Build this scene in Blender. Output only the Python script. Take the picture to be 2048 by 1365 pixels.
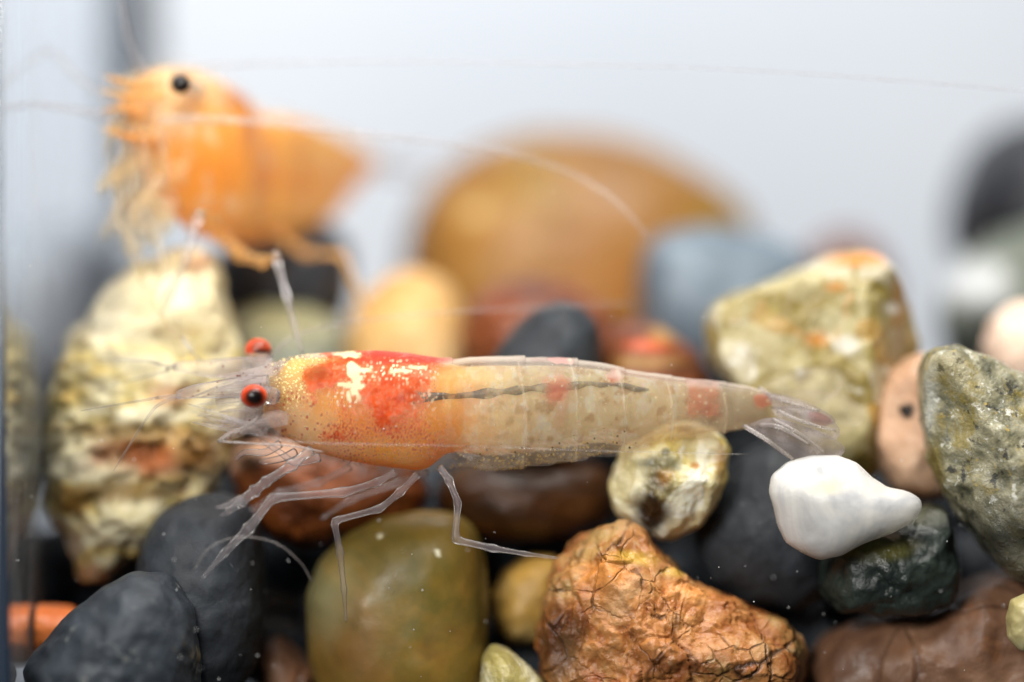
# Close-up of two freshwater shrimp among pebbles in a small glass tank.  1 unit = 1 cm.
import bpy, bmesh, math, random
import numpy as np
from mathutils import Vector

random.seed(7)
for o in list(bpy.data.objects):
    bpy.data.objects.remove(o)
SC = bpy.context.scene
COL = SC.collection
SC.unit_settings.system = 'METRIC'
SC.unit_settings.scale_length = 0.01

# ------------------------------------------------------------------ camera
D = 16.0                     # camera to focus plane (y = 0)
S0 = 500.0                   # photo pixels per cm in the focus plane
cam_data = bpy.data.cameras.new('camera')
cam = bpy.data.objects.new('camera', cam_data)
COL.objects.link(cam)
cam.location = (0, -D, 0)
cam.rotation_euler = (math.pi / 2, 0, 0)
cam_data.sensor_width = 36
cam_data.lens = 36 * D / (2048 / S0)
cam_data.clip_start = 0.5
cam_data.clip_end = 200
APERTURE = 1.30              # diameter of the opening, cm
cam_data.dof.use_dof = True
cam_data.dof.focus_distance = D - 0.10
cam_data.dof.aperture_fstop = 1e-3 * cam_data.lens / APERTURE
SC.camera = cam

# ------------------------------------------------------------------ world, lamps, exposure
w = bpy.data.worlds.new('World')
SC.world = w
w.use_nodes = True
bg = w.node_tree.nodes['Background']
bg.inputs[0].default_value = (0.80, 0.88, 1.0, 1)
bg.inputs[1].default_value = 0.10


def lamp(name, loc, target, sx, sy, power, col):
    d = bpy.data.lights.new(name, 'AREA')
    d.shape = 'RECTANGLE'
    d.size, d.size_y = sx, sy
    d.energy = power
    d.color = col
    o = bpy.data.objects.new(name, d)
    o.location = loc
    o.rotation_euler = (Vector(target) - Vector(loc)).to_track_quat('-Z', 'Y').to_euler()
    COL.objects.link(o)
    return o


lamp('aquarium_lamp', (1.0, -2.2, 8.5), (0, 0.9, -0.4), 7.0, 4.5, 1500, (1.0, 0.965, 0.91))
lamp('softbox_lamp', (-5.0, -12.0, 4.5), (0, 0.6, -0.4), 4.5, 4.5, 1700, (1.0, 0.97, 0.93))
sp = lamp('added_rear_fill', (-1.4, -7.5, 6.0), (-1.15, 1.1, 0.95), 1.6, 1.6, 18, (1.0, 0.97, 0.92))  # added fill without a real source, brightens the rear shrimp
sp.data.spread = math.radians(22)
lamp('backdrop_lamp', (-1.5, 8.5, 9.5), (0.0, 15.0, 0.0), 14.0, 3.0, 1180, (0.95, 0.98, 1.0))

SC.view_settings.view_transform = 'Standard'
SC.view_settings.look = 'None'
SC.view_settings.exposure = 0.0
SC.view_settings.gamma = 1.0
SC.render.engine = 'CYCLES'
SC.cycles.use_denoising = True
SC.cycles.max_bounces = 10
SC.cycles.transparent_max_bounces = 40
SC.cycles.glossy_bounces = 4
SC.cycles.caustics_reflective = False
SC.cycles.caustics_refractive = False
SC.cycles.sample_clamp_indirect = 6


# ------------------------------------------------------------------ coordinates
def P(px, py, y=0.0):
    k = (D + y) / D / S0
    return np.array([(px - 1024) * k, y, -(py - 682.5) * k])


def to_px(V):
    k = (D + V[:, 1]) / D / S0
    return 1024 + V[:, 0] / k, 682.5 - V[:, 2] / k


def lin(h):
    h = h.lstrip('#')
    c = [int(h[i:i + 2], 16) / 255 for i in (0, 2, 4)]
    return tuple(((v + 0.055) / 1.055) ** 2.4 if v > 0.04045 else v / 12.92 for v in c)


# ------------------------------------------------------------------ numpy noise
def h3(ix, iy, iz, seed):
    n = (ix.astype(np.int64) * 374761393 + iy.astype(np.int64) * 668265263 + iz.astype(np.int64) * 2147483647 + seed * 1274126177) & 0xFFFFFFFF
    n = ((n ^ (n >> 13)) * 1274126177) & 0xFFFFFFFF
    n = ((n ^ (n >> 16)) * 2246822519) & 0xFFFFFFFF
    n = n ^ (n >> 15)
    return (n & 0xFFFFFF) / float(0xFFFFFF)


def vn(Pt, f=1.0, seed=0):
    Q = Pt * f + 1000.0
    I = np.floor(Q).astype(np.int64)
    F = Q - I
    F = F * F * F * (F * (F * 6 - 15) + 10)
    r = 0
    for dx in (0, 1):
        for dy in (0, 1):
            for dz in (0, 1):
                wgt = (F[:, 0] if dx else 1 - F[:, 0]) * (F[:, 1] if dy else 1 - F[:, 1]) * (F[:, 2] if dz else 1 - F[:, 2])
                r = r + wgt * h3(I[:, 0] + dx, I[:, 1] + dy, I[:, 2] + dz, seed)
    return r * 2 - 1


def fbm(Pt, f=1.0, octv=4, seed=0, gain=0.5):
    r, a, t = 0, 1.0, 0
    for k in range(octv):
        r = r + a * vn(Pt, f, seed + 17 * k)
        t += a
        a *= gain
        f *= 2.03
    return r / t


def worley(Pt, f, seed):
    Q = Pt * f + 500.0
    I = np.floor(Q).astype(np.int64)
    f1 = np.full(len(Q), 9.0)
    f2 = np.full(len(Q), 9.0)
    idv = np.zeros(len(Q))
    for dx in (-1, 0, 1):
        for dy in (-1, 0, 1):
            for dz in (-1, 0, 1):
                J = I + np.array([dx, dy, dz])
                a = [h3(J[:, 0], J[:, 1], J[:, 2], seed + s) for s in (0, 31, 57, 91)]
                d = np.sqrt((J[:, 0] + a[0] - Q[:, 0]) ** 2 + (J[:, 1] + a[1] - Q[:, 1]) ** 2 + (J[:, 2] + a[2] - Q[:, 2]) ** 2)
                nearer = d < f1
                f2 = np.where(nearer, f1, np.minimum(f2, d))
                idv = np.where(nearer, a[3], idv)
                f1 = np.where(nearer, d, f1)
    return f1, f2, idv


def sstep(a, b, x):
    t = np.clip((x - a) / (b - a), 0, 1)
    return t * t * (3 - 2 * t)


# ------------------------------------------------------------------ node helpers
class Mat:
    def __init__(s, name):
        s.m = bpy.data.materials.new(name)
        s.m.use_nodes = True
        s.t = s.m.node_tree
        s.t.nodes.clear()
        s.out = s.t.nodes.new('ShaderNodeOutputMaterial')

    def n(s, typ, ins=None, **props):
        nd = s.t.nodes.new('ShaderNode' + typ)
        for k, v in props.items():
            setattr(nd, k, v)
        for k, v in (ins or {}).items():
            s.put(nd.inputs[k], v)
        return nd

    def put(s, sock, v):
        if isinstance(v, bpy.types.NodeSocket):
            s.t.links.new(v, sock)
        elif isinstance(v, str):
            sock.default_value = (*lin(v), 1)
        elif isinstance(v, (tuple, list)) and len(v) == 3 and sock.type == 'RGBA':
            sock.default_value = (*v, 1)
        else:
            sock.default_value = v

    def co(s, stretch=(1, 1, 1), off=0.0):
        c = s.n('TexCoord').outputs['Object']
        return s.n('Mapping', {'Vector': c, 'Scale': stretch, 'Location': (off, off * 1.7, -off * 0.6)}).outputs[0]

    def noise(s, v, scale, detail=6, rough=0.55, dist=0.0):
        return s.n('TexNoise', {'Vector': v, 'Scale': scale, 'Detail': detail, 'Roughness': rough, 'Distortion': dist}).outputs[0]

    def vor(s, v, scale, feature='F1', out='Distance', rnd=1.0):
        return s.n('TexVoronoi', {'Vector': v, 'Scale': scale, 'Randomness': rnd}, feature=feature).outputs[out]

    def ramp(s, f, stops, interp='LINEAR'):
        r = s.n('ValToRGB', {'Fac': f})
        r.color_ramp.interpolation = interp
        e = r.color_ramp.elements
        while len(e) < len(stops):
            e.new(0.5)
        for el, (p, c) in zip(e, stops):
            el.position = p
            el.color = (*lin(c), 1) if isinstance(c, str) else (c, c, c, 1)
        return r.outputs[0]

    def mix(s, f, a, b, mode='MIX'):
        m = s.n('Mix', data_type='RGBA', blend_type=mode)
        s.put(m.inputs[0], f)
        s.put(m.inputs[6], a)
        s.put(m.inputs[7], b)
        return m.outputs[2]

    def math(s, op, a, b=0.0):
        m = s.n('Math', operation=op)
        s.put(m.inputs[0], a)
        s.put(m.inputs[1], b)
        return m.outputs[0]

    def bump(s, h, strength, dist, normal=None):
        ins = {'Height': h, 'Strength': strength, 'Distance': dist}
        if normal is not None:
            ins['Normal'] = normal
        return s.n('Bump', ins).outputs[0]

    def attr(s, name, out='Color'):
        return s.n('Attribute', attribute_name=name).outputs[out]

    def done(s, sh):
        s.t.links.new(sh, s.out.inputs['Surface'])
        return s.m


def stone_mat(name, stops, scale=2.0, detail=8, dist=0.6, rough=0.42, spec=0.35, stretch=(1, 1, 1), off=0.0,
              specks=(), veins=(), bump=((12, 0.25, 0.02),), sss=0.0, sssr=(0.12, 0.09, 0.06), marks=(), cells=None):
    """stops: colours along a noise; specks: (colour, scale, lo, hi, amount); veins: (colour, scale, width, warp, amount); marks: colours of the
    three painted-on blotches stored in the mesh attribute 'mark'."""
    M = Mat(name)
    v = M.co(stretch, off)
    warp = M.mix(0.12, v, M.n('TexNoise', {'Vector': v, 'Scale': 3.0, 'Detail': 4}).outputs[1], 'ADD')
    col = M.ramp(M.noise(v, scale, detail, 0.6, dist), stops)
    if cells:
        cc, cs, amt = cells
        cell = M.vor(warp, cs, 'F1', 'Color')
        cr = M.ramp(M.n('SeparateColor', {'Color': cell}).outputs[0], cc, 'CONSTANT')
        col = M.mix(amt, col, cr)
    heights = []
    for (c, sc_, lo, hi, amt) in specks:
        f = M.ramp(M.noise(v, sc_, 4, 0.7, 0.3), [(lo, 0.0), (hi, 1.0)])
        col = M.mix(M.math('MULTIPLY', f, amt), col, c)
    for (c, sc_, wd, amt) in veins:
        e = M.vor(warp, sc_, 'DISTANCE_TO_EDGE')
        brk = M.ramp(M.noise(v, sc_ * 0.8, 4, 0.6), [(0.42, 0.0), (0.62, 1.0)])
        e = M.math('ADD', e, M.math('MULTIPLY', M.math('SUBTRACT', M.noise(v, sc_ * 3, 3), 0.5), wd * 2.2))
        f = M.math('MULTIPLY', M.ramp(e, [(0.0, 1.0), (wd, 0.0)]), brk)
        col = M.mix(M.math('MULTIPLY', f, amt), col, c)
        heights.append((M.math('SUBTRACT', 1.0, f), 0.5, 0.03))
    if marks:
        sp = M.n('SeparateColor', {'Color': M.attr('mark')})
        for k, c in enumerate(marks):
            col = M.mix(sp.outputs[k], col, c)
    nrm = None
    for (sc_, st, ds) in bump:
        nrm = M.bump(M.noise(v, sc_, 5, 0.65, 0.2), st, ds, nrm)
    for (hh, st, ds) in heights:
        nrm = M.bump(hh, st, ds, nrm)
    rr = M.n('MapRange', {'Value': M.noise(v, 9, 3), 'From Min': 0.3, 'From Max': 0.7, 'To Min': max(0.05, rough - 0.12), 'To Max': min(1, rough + 0.14)}).outputs[0]
    ins = {'Base Color': col, 'Roughness': rr, 'Specular IOR Level': spec, 'Normal': nrm}
    if sss:
        ins.update({'Subsurface Weight': sss, 'Subsurface Radius': sssr, 'Subsurface Scale': 1.0})
    return M.done(M.n('BsdfPrincipled', ins).outputs[0])


# ------------------------------------------------------------------ object helpers
WORLD_AT = {}


def mesh_obj(name, V, F, mat, parent=None, loc=(0, 0, 0), smooth=True, attrs=None):
    me = bpy.data.meshes.new(name)
    V = np.asarray(V, dtype=float) - np.asarray(loc, dtype=float)
    me.from_pydata(V.tolist(), [], [list(f) for f in F])
    if smooth:
        me.polygons.foreach_set('use_smooth', [True] * len(me.polygons))
    for an, av in (attrs or {}).items():
        if av.ndim == 2:
            a = me.attributes.new(an, 'FLOAT_COLOR', 'POINT')
            a.data.foreach_set('color', np.hstack([av, np.ones((len(av), 1))]).ravel())
        else:
            a = me.attributes.new(an, 'FLOAT', 'POINT')
            a.data.foreach_set('value', av.astype(float).ravel())
    me.update()
    if mat:
        me.materials.append(mat)
    o = bpy.data.objects.new(name, me)
    COL.objects.link(o)
    o.location = loc
    if parent:
        o.parent = parent
        o.location = Vector(loc) - WORLD_AT.get(parent.name, parent.location)
    WORLD_AT[o.name] = Vector(loc)
    return o


def tag(o, label, cat=None, group=None, kind=None):
    if label:
        o['label'] = label
    if cat:
        o['category'] = cat
    if group:
        o['group'] = group
    if kind:
        o['kind'] = kind
    return o


_ico = {}


def ico(sub):
    if sub not in _ico:
        bm = bmesh.new()
        bmesh.ops.create_icosphere(bm, subdivisions=sub, radius=1.0)
        V = np.array([v.co[:] for v in bm.verts])
        F = [[v.index for v in f.verts] for f in bm.faces]
        bm.free()
        _ico[sub] = (V / np.linalg.norm(V, axis=1)[:, None], F)
    return _ico[sub]


def polar(outline, cx, cz, n=360, smooth=3):
    pts = np.array(outline, float)
    th = np.linspace(-math.pi, math.pi, n, endpoint=False)
    r = np.zeros(n)
    A = pts - [cx, cz]
    B = np.roll(A, -1, axis=0)
    for i, t in enumerate(th):
        d = np.array([math.cos(t), math.sin(t)])
        e = B - A
        den = d[0] * e[:, 1] - d[1] * e[:, 0]
        den = np.where(abs(den) < 1e-9, 1e-9, den)
        tt = (A[:, 0] * e[:, 1] - A[:, 1] * e[:, 0]) / den
        uu = (A[:, 0] * d[1] - A[:, 1] * d[0]) / den
        ok = (tt > 0) & (uu >= -1e-6) & (uu <= 1 + 1e-6)
        r[i] = tt[ok].max() if ok.any() else 0
    r[r == 0] = r[r > 0].mean()
    k = np.exp(-0.5 * (np.arange(-12, 13) / max(smooth, 0.1)) ** 2)
    k /= k.sum()
    rp = np.concatenate([r[-12:], r, r[:12]])
    return th, np.convolve(rp, k, 'valid')


WALL_X = -1.955
FRONT_Y = -0.62
BACK_Y = 4.6
FLOOR_Z = -2.05


def blobs(px, py, items, seed, warpf=0.02, warpa=0.25):
    """Ragged blotches in photo coordinates: items of (cx, cy, rx, ry, edge, strength); returns 0..1."""
    Q = np.stack([px, py, px * 0], 1)
    wx = fbm(Q, warpf, 4, seed)
    wy = fbm(Q, warpf, 4, seed + 5)
    r = np.zeros(len(px))
    for (cx, cy, rx, ry, ed, st) in items:
        d = np.sqrt(((px - cx) / rx + wx * warpa * 2) ** 2 + ((py - cy) / ry + wy * warpa * 2) ** 2)
        r = np.maximum(r, st * (1 - sstep(1 - ed, 1 + ed, d)))
    return r


def stone(name, label, outline, y, dy, mat, box=2.4, lump=0.04, lf=1.6, rough=0.008, rf=9, planes=(), sub=5, seed=1, marks=(), fn=None, tilt=0.0,
          cat='stone', group=None, smooth=3, edgy=0.5):
    ol = [(a, b) for a, b in outline]
    pts = np.array(ol, float)
    x0, y0 = pts.min(0)
    x1, y1 = pts.max(0)
    cx, cy = (x0 + x1) / 2, (y0 + y1) / 2
    area, gx, gy = 0, 0, 0
    for (a, b), (c, d) in zip(ol, ol[1:] + ol[:1]):
        k = a * d - c * b
        area += k
        gx += (a + c) * k
        gy += (b + d) * k
    if abs(area) > 1:
        cx, cy = gx / (3 * area), gy / (3 * area)
    k = (D + y) / D / S0
    C = P(cx, cy, y)
    th, r = polar([(a, -b) for a, b in ol], cx, -cy, smooth=smooth)
    N, F = ico(sub)
    t = np.arctan2(N[:, 2], N[:, 0])
    s = np.sqrt(N[:, 0] ** 2 + N[:, 2] ** 2)
    rr = np.interp(t, np.append(th, math.pi), np.append(r, r[0])) * k
    q = (s ** box + np.abs(N[:, 1]) ** box) ** (-1 / box)
    se, ye = s * q, N[:, 1] * q
    V = np.stack([rr * se * np.cos(t), dy * ye, rr * se * np.sin(t)], 1)
    R = rr.mean()
    for (nx, ny, nz, h) in planes:
        nv = np.array([nx, ny, nz], float)
        nv /= np.linalg.norm(nv)
        dd = V @ nv
        lim = h * dd.max()
        ex = np.maximum(dd - lim, 0)
        V -= (ex * 0.93)[:, None] * nv
    V[:, 1] += tilt * V[:, 2]
    U = V / np.maximum(np.linalg.norm(V, axis=1)[:, None], 1e-6)
    sd = seed * 101
    edge = 0.35 + 0.65 * np.abs(N[:, 1])         # keep the outline closer to what was measured
    dsp = lump * R * fbm(V / R + seed * 3.1, lf, 3, sd) * edge * 2
    dsp += rough * fbm(V + seed * 3.1, rf, 4, sd + 3) * 2
    if fn is not None:
        dsp += fn(V, seed) * (edgy + (1 - edgy) * np.abs(N[:, 1]))
    V = V + U * dsp[:, None]
    V = V + C
    V[:, 0] = np.maximum(V[:, 0], WALL_X + 0.012)
    V[:, 1] = np.maximum(V[:, 1], FRONT_Y + 0.012)
    V[:, 2] = np.maximum(V[:, 2], FLOOR_Z + 0.012)
    attrs = {}
    if marks:
        px, py = to_px(V)
        ch = [blobs(px, py, m, sd + 40 + i) if m else np.zeros(len(px)) for i, m in enumerate(marks)]
        while len(ch) < 3:
            ch.append(np.zeros(len(px)))
        attrs['mark'] = np.stack(ch, 1)
    o = mesh_obj(name, V, F, mat, loc=C, attrs=attrs)
    return tag(o, label, cat, group)


def catmull(pts, n):
    pts = np.array(pts, float)
    ext = np.vstack([2 * pts[0] - pts[1], pts, 2 * pts[-1] - pts[-2]])
    out = []
    for i in range(1, len(ext) - 2):
        p0, p1, p2, p3 = ext[i - 1:i + 3]
        for t in np.linspace(0, 1, n, endpoint=False):
            out.append(0.5 * ((2 * p1) + (-p0 + p2) * t + (2 * p0 - 5 * p1 + 4 * p2 - p3) * t * t + (-p0 + 3 * p1 - 3 * p2 + p3) * t ** 3))
    out.append(pts[-1])
    return np.array(out)


def tube_geo(C, R, seg=10, flat=1.0):
    """C: (n,3) centres, R: n radii.  Returns verts, faces of a closed tube."""
    C = np.asarray(C, float)
    R = np.asarray(R, float)
    n = len(C)
    T = np.gradient(C, axis=0)
    T /= np.maximum(np.linalg.norm(T, axis=1)[:, None], 1e-9)
    ref = np.array([0, 1, 0.0])
    V, F = [], []
    for i in range(n):
        a = np.cross(T[i], ref)
        if np.linalg.norm(a) < 1e-3:
            a = np.cross(T[i], [1, 0, 0])
        a /= np.linalg.norm(a)
        b = np.cross(T[i], a)
        for j in range(seg):
            u = 2 * math.pi * j / seg
            V.append(C[i] + R[i] * (math.cos(u) * a + flat * math.sin(u) * b))
    for i in range(n - 1):
        for j in range(seg):
            k = (j + 1) % seg
            F.append((i * seg + j, i * seg + k, (i + 1) * seg + k, (i + 1) * seg + j))
    c0, c1 = len(V), len(V) + 1
    V.append(C[0])
    V.append(C[-1])
    for j in range(seg):
        k = (j + 1) % seg
        F.append((c0, k, j))
        F.append((c1, (n - 1) * seg + j, (n - 1) * seg + k))
    return np.array(V), F


def px_tube(name, pts, mat, parent, n=10, seg=10, straight=False):
    """pts: (px, py, y, radius in photo px)."""
    q = np.array([[*P(a, b, c), r / S0] for a, b, c, r in pts])
    if straight:                      # jointed limb: straight pieces with slightly swollen joints
        rows = []
        for i in range(len(q) - 1):
            for t in np.linspace(0, 1, n, endpoint=False):
                row = q[i] * (1 - t) + q[i + 1] * t
                sw = 1.0
                if i > 0:
                    sw += 0.30 * math.exp(-(t * n / 1.2) ** 2)
                if i < len(q) - 2:
                    sw += 0.25 * math.exp(-((1 - t) * n / 1.2) ** 2)
                sw -= 0.10 * math.sin(math.pi * t)
                row[3] *= sw
                rows.append(row)
        rows.append(q[-1])
        q = np.array(rows)
        for _ in range(1):
            q[1:-1, :3] = 0.25 * q[:-2, :3] + 0.5 * q[1:-1, :3] + 0.25 * q[2:, :3]
    else:
        q = catmull(q, n)
    q[-1, 3] *= 0.4
    V, F = tube_geo(q[:, :3], np.maximum(q[:, 3], 0.0008), seg)
    return mesh_obj(name, V, F, mat, parent, loc=q[0, :3])


def thing(name, label, cat, loc, group=None):
    o = bpy.data.objects.new(name, None)
    COL.objects.link(o)
    o.location = loc
    o.empty_display_size = 0.2
    return tag(o, label, cat, group)


def box_geo(x0, x1, y0, y1, z0, z1):
    V = [(x, y, z) for x in (x0, x1) for y in (y0, y1) for z in (z0, z1)]
    F = [(0, 1, 3, 2), (4, 6, 7, 5), (0, 4, 5, 1), (2, 3, 7, 6), (0, 2, 6, 4), (1, 5, 7, 3)]
    return V, F


#SETTING
# ------------------------------------------------------------------ backdrop, table
M = Mat('backdrop_card')
v = M.co()
MAT_CARD = M.done(M.n('BsdfPrincipled', {'Base Color': M.ramp(M.noise(v, 0.25, 2), [(0.3, '#e3e8ef'), (0.7, '#eceff4')]), 'Roughness': 0.9, 'Specular IOR Level': 0.1}).outputs[0])
V, F = box_geo(-16, 16, 15.0, 15.2, -9, 14)
tag(mesh_obj('backdrop', V, F, MAT_CARD, smooth=False), 'plain pale blue-grey backdrop behind the tank', kind='structure')
M = Mat('dark_table')
v = M.co()
MAT_TABLE = M.done(M.n('BsdfPrincipled', {'Base Color': M.ramp(M.noise(v, 1.2, 5), [(0.3, '#20242b'), (0.7, '#2b3038')]), 'Roughness': 0.6}).outputs[0])
V, F = box_geo(-16, 16, -6.0, 14.9, FLOOR_Z - 0.9, FLOOR_Z - 0.31)
tag(mesh_obj('table', V, F, MAT_TABLE, smooth=False), 'dark table top under the glass tank', kind='structure')

# ------------------------------------------------------------------ glass tank
M = Mat('clear_pane')
MAT_CLEAR = M.done(M.n('BsdfTransparent', {'Color': (1, 1, 1, 1)}).outputs[0])
M = Mat('side_glass')           # water behind glass: total reflection at grazing angles, see-through from straight on
v = M.co((1, 1, 0.10))
rg = M.ramp(M.noise(v, 6, 4, 0.6), [(0.3, 0.02), (0.75, 0.10)])
fr = M.n('Fresnel', {'IOR': 0.752}).outputs[0]
gl = M.n('BsdfGlossy', {'Color': (0.90, 0.93, 0.97, 1), 'Roughness': rg}).outputs[0]
tr = M.n('BsdfTransparent', {'Color': (0.86, 0.90, 0.94, 1)}).outputs[0]
mx = M.n('MixShader', {0: fr, 1: tr, 2: gl})
haze = M.n('MapRange', {'Value': M.noise(M.co((1, 0.6, 0.25), 0.7), 3.0, 5, 0.65), 'From Min': 0.3, 'From Max': 0.75, 'To Min': 0.03, 'To Max': 0.26}).outputs[0]
mf = M.n('MixShader', {0: haze, 1: mx.outputs[0], 2: M.n('BsdfDiffuse', {'Color': (0.78, 0.80, 0.82, 1)}).outputs[0]})   # hazy veil over the pane, put in as pale diffuse colour
MAT_SIDE = M.done(mf.outputs[0])
M = Mat('seal_rubber')
MAT_SEAL = M.done(M.n('BsdfPrincipled', {'Base Color': '#1c2a3a', 'Roughness': 0.35}).outputs[0])
M = Mat('tank_floor_glass')
MAT_FLOOR = M.done(M.n('BsdfPrincipled', {'Base Color': '#14181c', 'Roughness': 0.3}).outputs[0])

RIGHT_X = 4.6
TOP_Z = 3.4
tank = tag(thing('glass_tank', 'small clear glass tank with dark sealed corner holding the pebbles', 'tank', (1.3, 2.0, FLOOR_Z - 0.3)), None)
for nm, bx, mt in (
    ('left_pane', (WALL_X - 0.3, WALL_X, FRONT_Y, BACK_Y, FLOOR_Z, TOP_Z), MAT_SIDE),
    ('right_pane', (RIGHT_X, RIGHT_X + 0.3, FRONT_Y, BACK_Y, FLOOR_Z, TOP_Z), MAT_SIDE),
    ('front_pane', (WALL_X - 0.3, RIGHT_X + 0.3, FRONT_Y - 0.3, FRONT_Y - 0.002, FLOOR_Z, TOP_Z), MAT_CLEAR),
    ('back_pane', (WALL_X - 0.3, RIGHT_X + 0.3, BACK_Y + 0.002, BACK_Y + 0.3, FLOOR_Z, TOP_Z), MAT_CLEAR),
    ('tank_floor', (WALL_X - 0.3, RIGHT_X + 0.3, FRONT_Y - 0.3, BACK_Y + 0.3, FLOOR_Z - 0.3, FLOOR_Z - 0.002), MAT_FLOOR),
):
    V, F = box_geo(*bx)
    mesh_obj(nm, V, F, mt, tank, loc=((bx[0] + bx[1]) / 2, (bx[2] + bx[3]) / 2, (bx[4] + bx[5]) / 2), smooth=False)
for sx, sy, rad in ((WALL_X + 0.01, BACK_Y - 0.02, 0.10), (WALL_X - 0.005, FRONT_Y + 0.01, 0.018)):
    zz = np.linspace(FLOOR_Z, TOP_Z, 30)
    C = np.stack([sx + 0 * zz, sy + 0 * zz, zz], 1)
    rr_ = rad * (1 + 0.12 * np.sin(zz * 5))
    if rad < 0.05:
        rr_ = np.interp(zz, [FLOOR_Z, -1.4, -0.2, 0.4, TOP_Z], [0.045, 0.036, 0.014, 0.004, 0.003])
    V, F = tube_geo(C, rr_, 12)
    mesh_obj('corner_seal', V, F, MAT_SEAL, tank, loc=C[0])

#STONES
# ------------------------------------------------------------------ stone materials
MT = {}
MT['porous'] = stone_mat('porous_limestone', [(0.24, '#6a3e10'), (0.33, '#a8823c'), (0.41, '#c4b274'), (0.51, '#d4caa4'), (0.75, '#dcd5bc')], 3.2, 8, 1.2, 0.5, 0.3,
                         stretch=(0.8, 0.8, 1.9), specks=(('#b89a44', 7, 0.57, 0.66, 0.7), ('#6a4214', 9, 0.61, 0.69, 0.75)), bump=((14, 0.5, 0.03), (34, 0.3, 0.012)), sss=0.25,
                         marks=('#8a4a1a', '#6f5420', '#e2ddcc'))
MT['slate'] = stone_mat('black_slate', [(0.3, '#23262a'), (0.5, '#2f3338'), (0.75, '#42474d')], 2.5, 8, 0.4, 0.55, 0.25,
                        specks=(('#6d7277', 22, 0.66, 0.74, 0.5), ('#17191c', 9, 0.55, 0.7, 0.6)), bump=((22, 0.3, 0.02), (60, 0.2, 0.006)))
MT['rough_dark'] = stone_mat('rough_dark_stone', [(0.3, '#20242a'), (0.5, '#2e343b'), (0.75, '#454c54')], 3, 9, 0.8, 0.5, 0.3,
                             specks=(('#8b8c86', 9, 0.63, 0.72, 0.55), ('#8f7a4c', 5, 0.64, 0.74, 0.5)), bump=((9, 0.35, 0.04), (30, 0.25, 0.01)))
MT['olive'] = stone_mat('olive_pebble', [(0.30, '#4d431c'), (0.45, '#6a5a22'), (0.58, '#85682a'), (0.75, '#7c5226')], 1.5, 6, 0.5, 0.42, 0.35,
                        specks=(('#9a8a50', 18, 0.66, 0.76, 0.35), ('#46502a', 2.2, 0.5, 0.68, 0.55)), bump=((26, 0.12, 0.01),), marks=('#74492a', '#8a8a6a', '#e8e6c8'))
MT['redbrown'] = stone_mat('red_brown_stone', [(0.3, '#2e1408'), (0.48, '#5c2e12'), (0.62, '#82461c'), (0.8, '#a56a38')], 2.2, 8, 0.8, 0.45, 0.35,
                           specks=(('#2a1208', 5, 0.56, 0.68, 0.7),), bump=((14, 0.35, 0.03),), marks=('#caa287', '#d9875a', '#1d0f08'))
MT['brown'] = stone_mat('dark_brown_stone', [(0.3, '#1e1208'), (0.5, '#412610'), (0.7, '#5e3a18')], 2.0, 7, 0.8, 0.4, 0.4, stretch=(0.6, 1, 1.6),
                        specks=(('#a07a40', 14, 0.64, 0.74, 0.4),), bump=((18, 0.3, 0.02),))
MT['quartz_y'] = stone_mat('yellow_white_quartz', [(0.28, '#b99a3a'), (0.42, '#dccd84'), (0.55, '#efe9c4'), (0.75, '#f7f5e6')], 2.4, 8, 0.8, 0.3, 0.5,
                           specks=(('#fbfaf0', 8, 0.58, 0.66, 0.7), ('#c7a63c', 5, 0.6, 0.72, 0.6)), bump=((11, 0.5, 0.04), (32, 0.3, 0.012)), sss=0.35, cells=([(0, '#c8b25c'), (0.4, '#efe6c0'), (0.75, '#faf8ee')], 8, 0.4),
                           sssr=(0.10, 0.09, 0.05), marks=('#2c1c0c', '#b0741a', '#3a3a26'))
MT['milky'] = stone_mat('milky_quartz', [(0.32, '#a9aaae'), (0.5, '#cacac8'), (0.68, '#e2e0da')], 2.6, 6, 1.4, 0.32, 0.28, bump=((9, 0.22, 0.03), (30, 0.14, 0.01)), sss=1.0,
                        sssr=(0.34, 0.335, 0.32), marks=('#e2d8b8', '#e6e0c8', '#d8d4cc'))
MT['dkgreen'] = stone_mat('dark_green_stone', [(0.3, '#131a18'), (0.5, '#232c28'), (0.72, '#3d4740')], 2.6, 9, 0.7, 0.35, 0.45,
                          specks=(('#7d8478', 24, 0.66, 0.74, 0.55), ('#0e1210', 7, 0.55, 0.68, 0.6)), bump=((10, 0.4, 0.04), (34, 0.3, 0.012)), marks=('#6f6a2c', '#8a8d84', '#0c100e'))
MT['granite'] = stone_mat('speckled_granite', [(0.30, '#454636'), (0.42, '#6c6a52'), (0.53, '#918c70'), (0.70, '#b4ae94')], 9, 9, 0.6, 0.32, 0.5,
                          specks=(('#857634', 7, 0.52, 0.62, 0.75), ('#e6e6da', 17, 0.60, 0.66, 0.75), ('#1e2120', 13, 0.59, 0.65, 0.9), ('#b89a35', 22, 0.62, 0.68, 0.8)),
                          bump=((14, 0.5, 0.03), (45, 0.5, 0.014)), marks=('#7a6a2a', '#3a3d38', '#d8dad2'))
MT['pinkish'] = stone_mat('pinkish_stone', [(0.3, '#a07a5c'), (0.5, '#c9a284'), (0.75, '#dcbfa4')], 1.8, 6, 0.5, 0.4, 0.35,
                          specks=(('#b08860', 5, 0.55, 0.7, 0.5),), bump=((12, 0.25, 0.03),), sss=0.25, marks=('#0d0c0b', '#8a5a3a', '#e8d6c2'))
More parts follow.
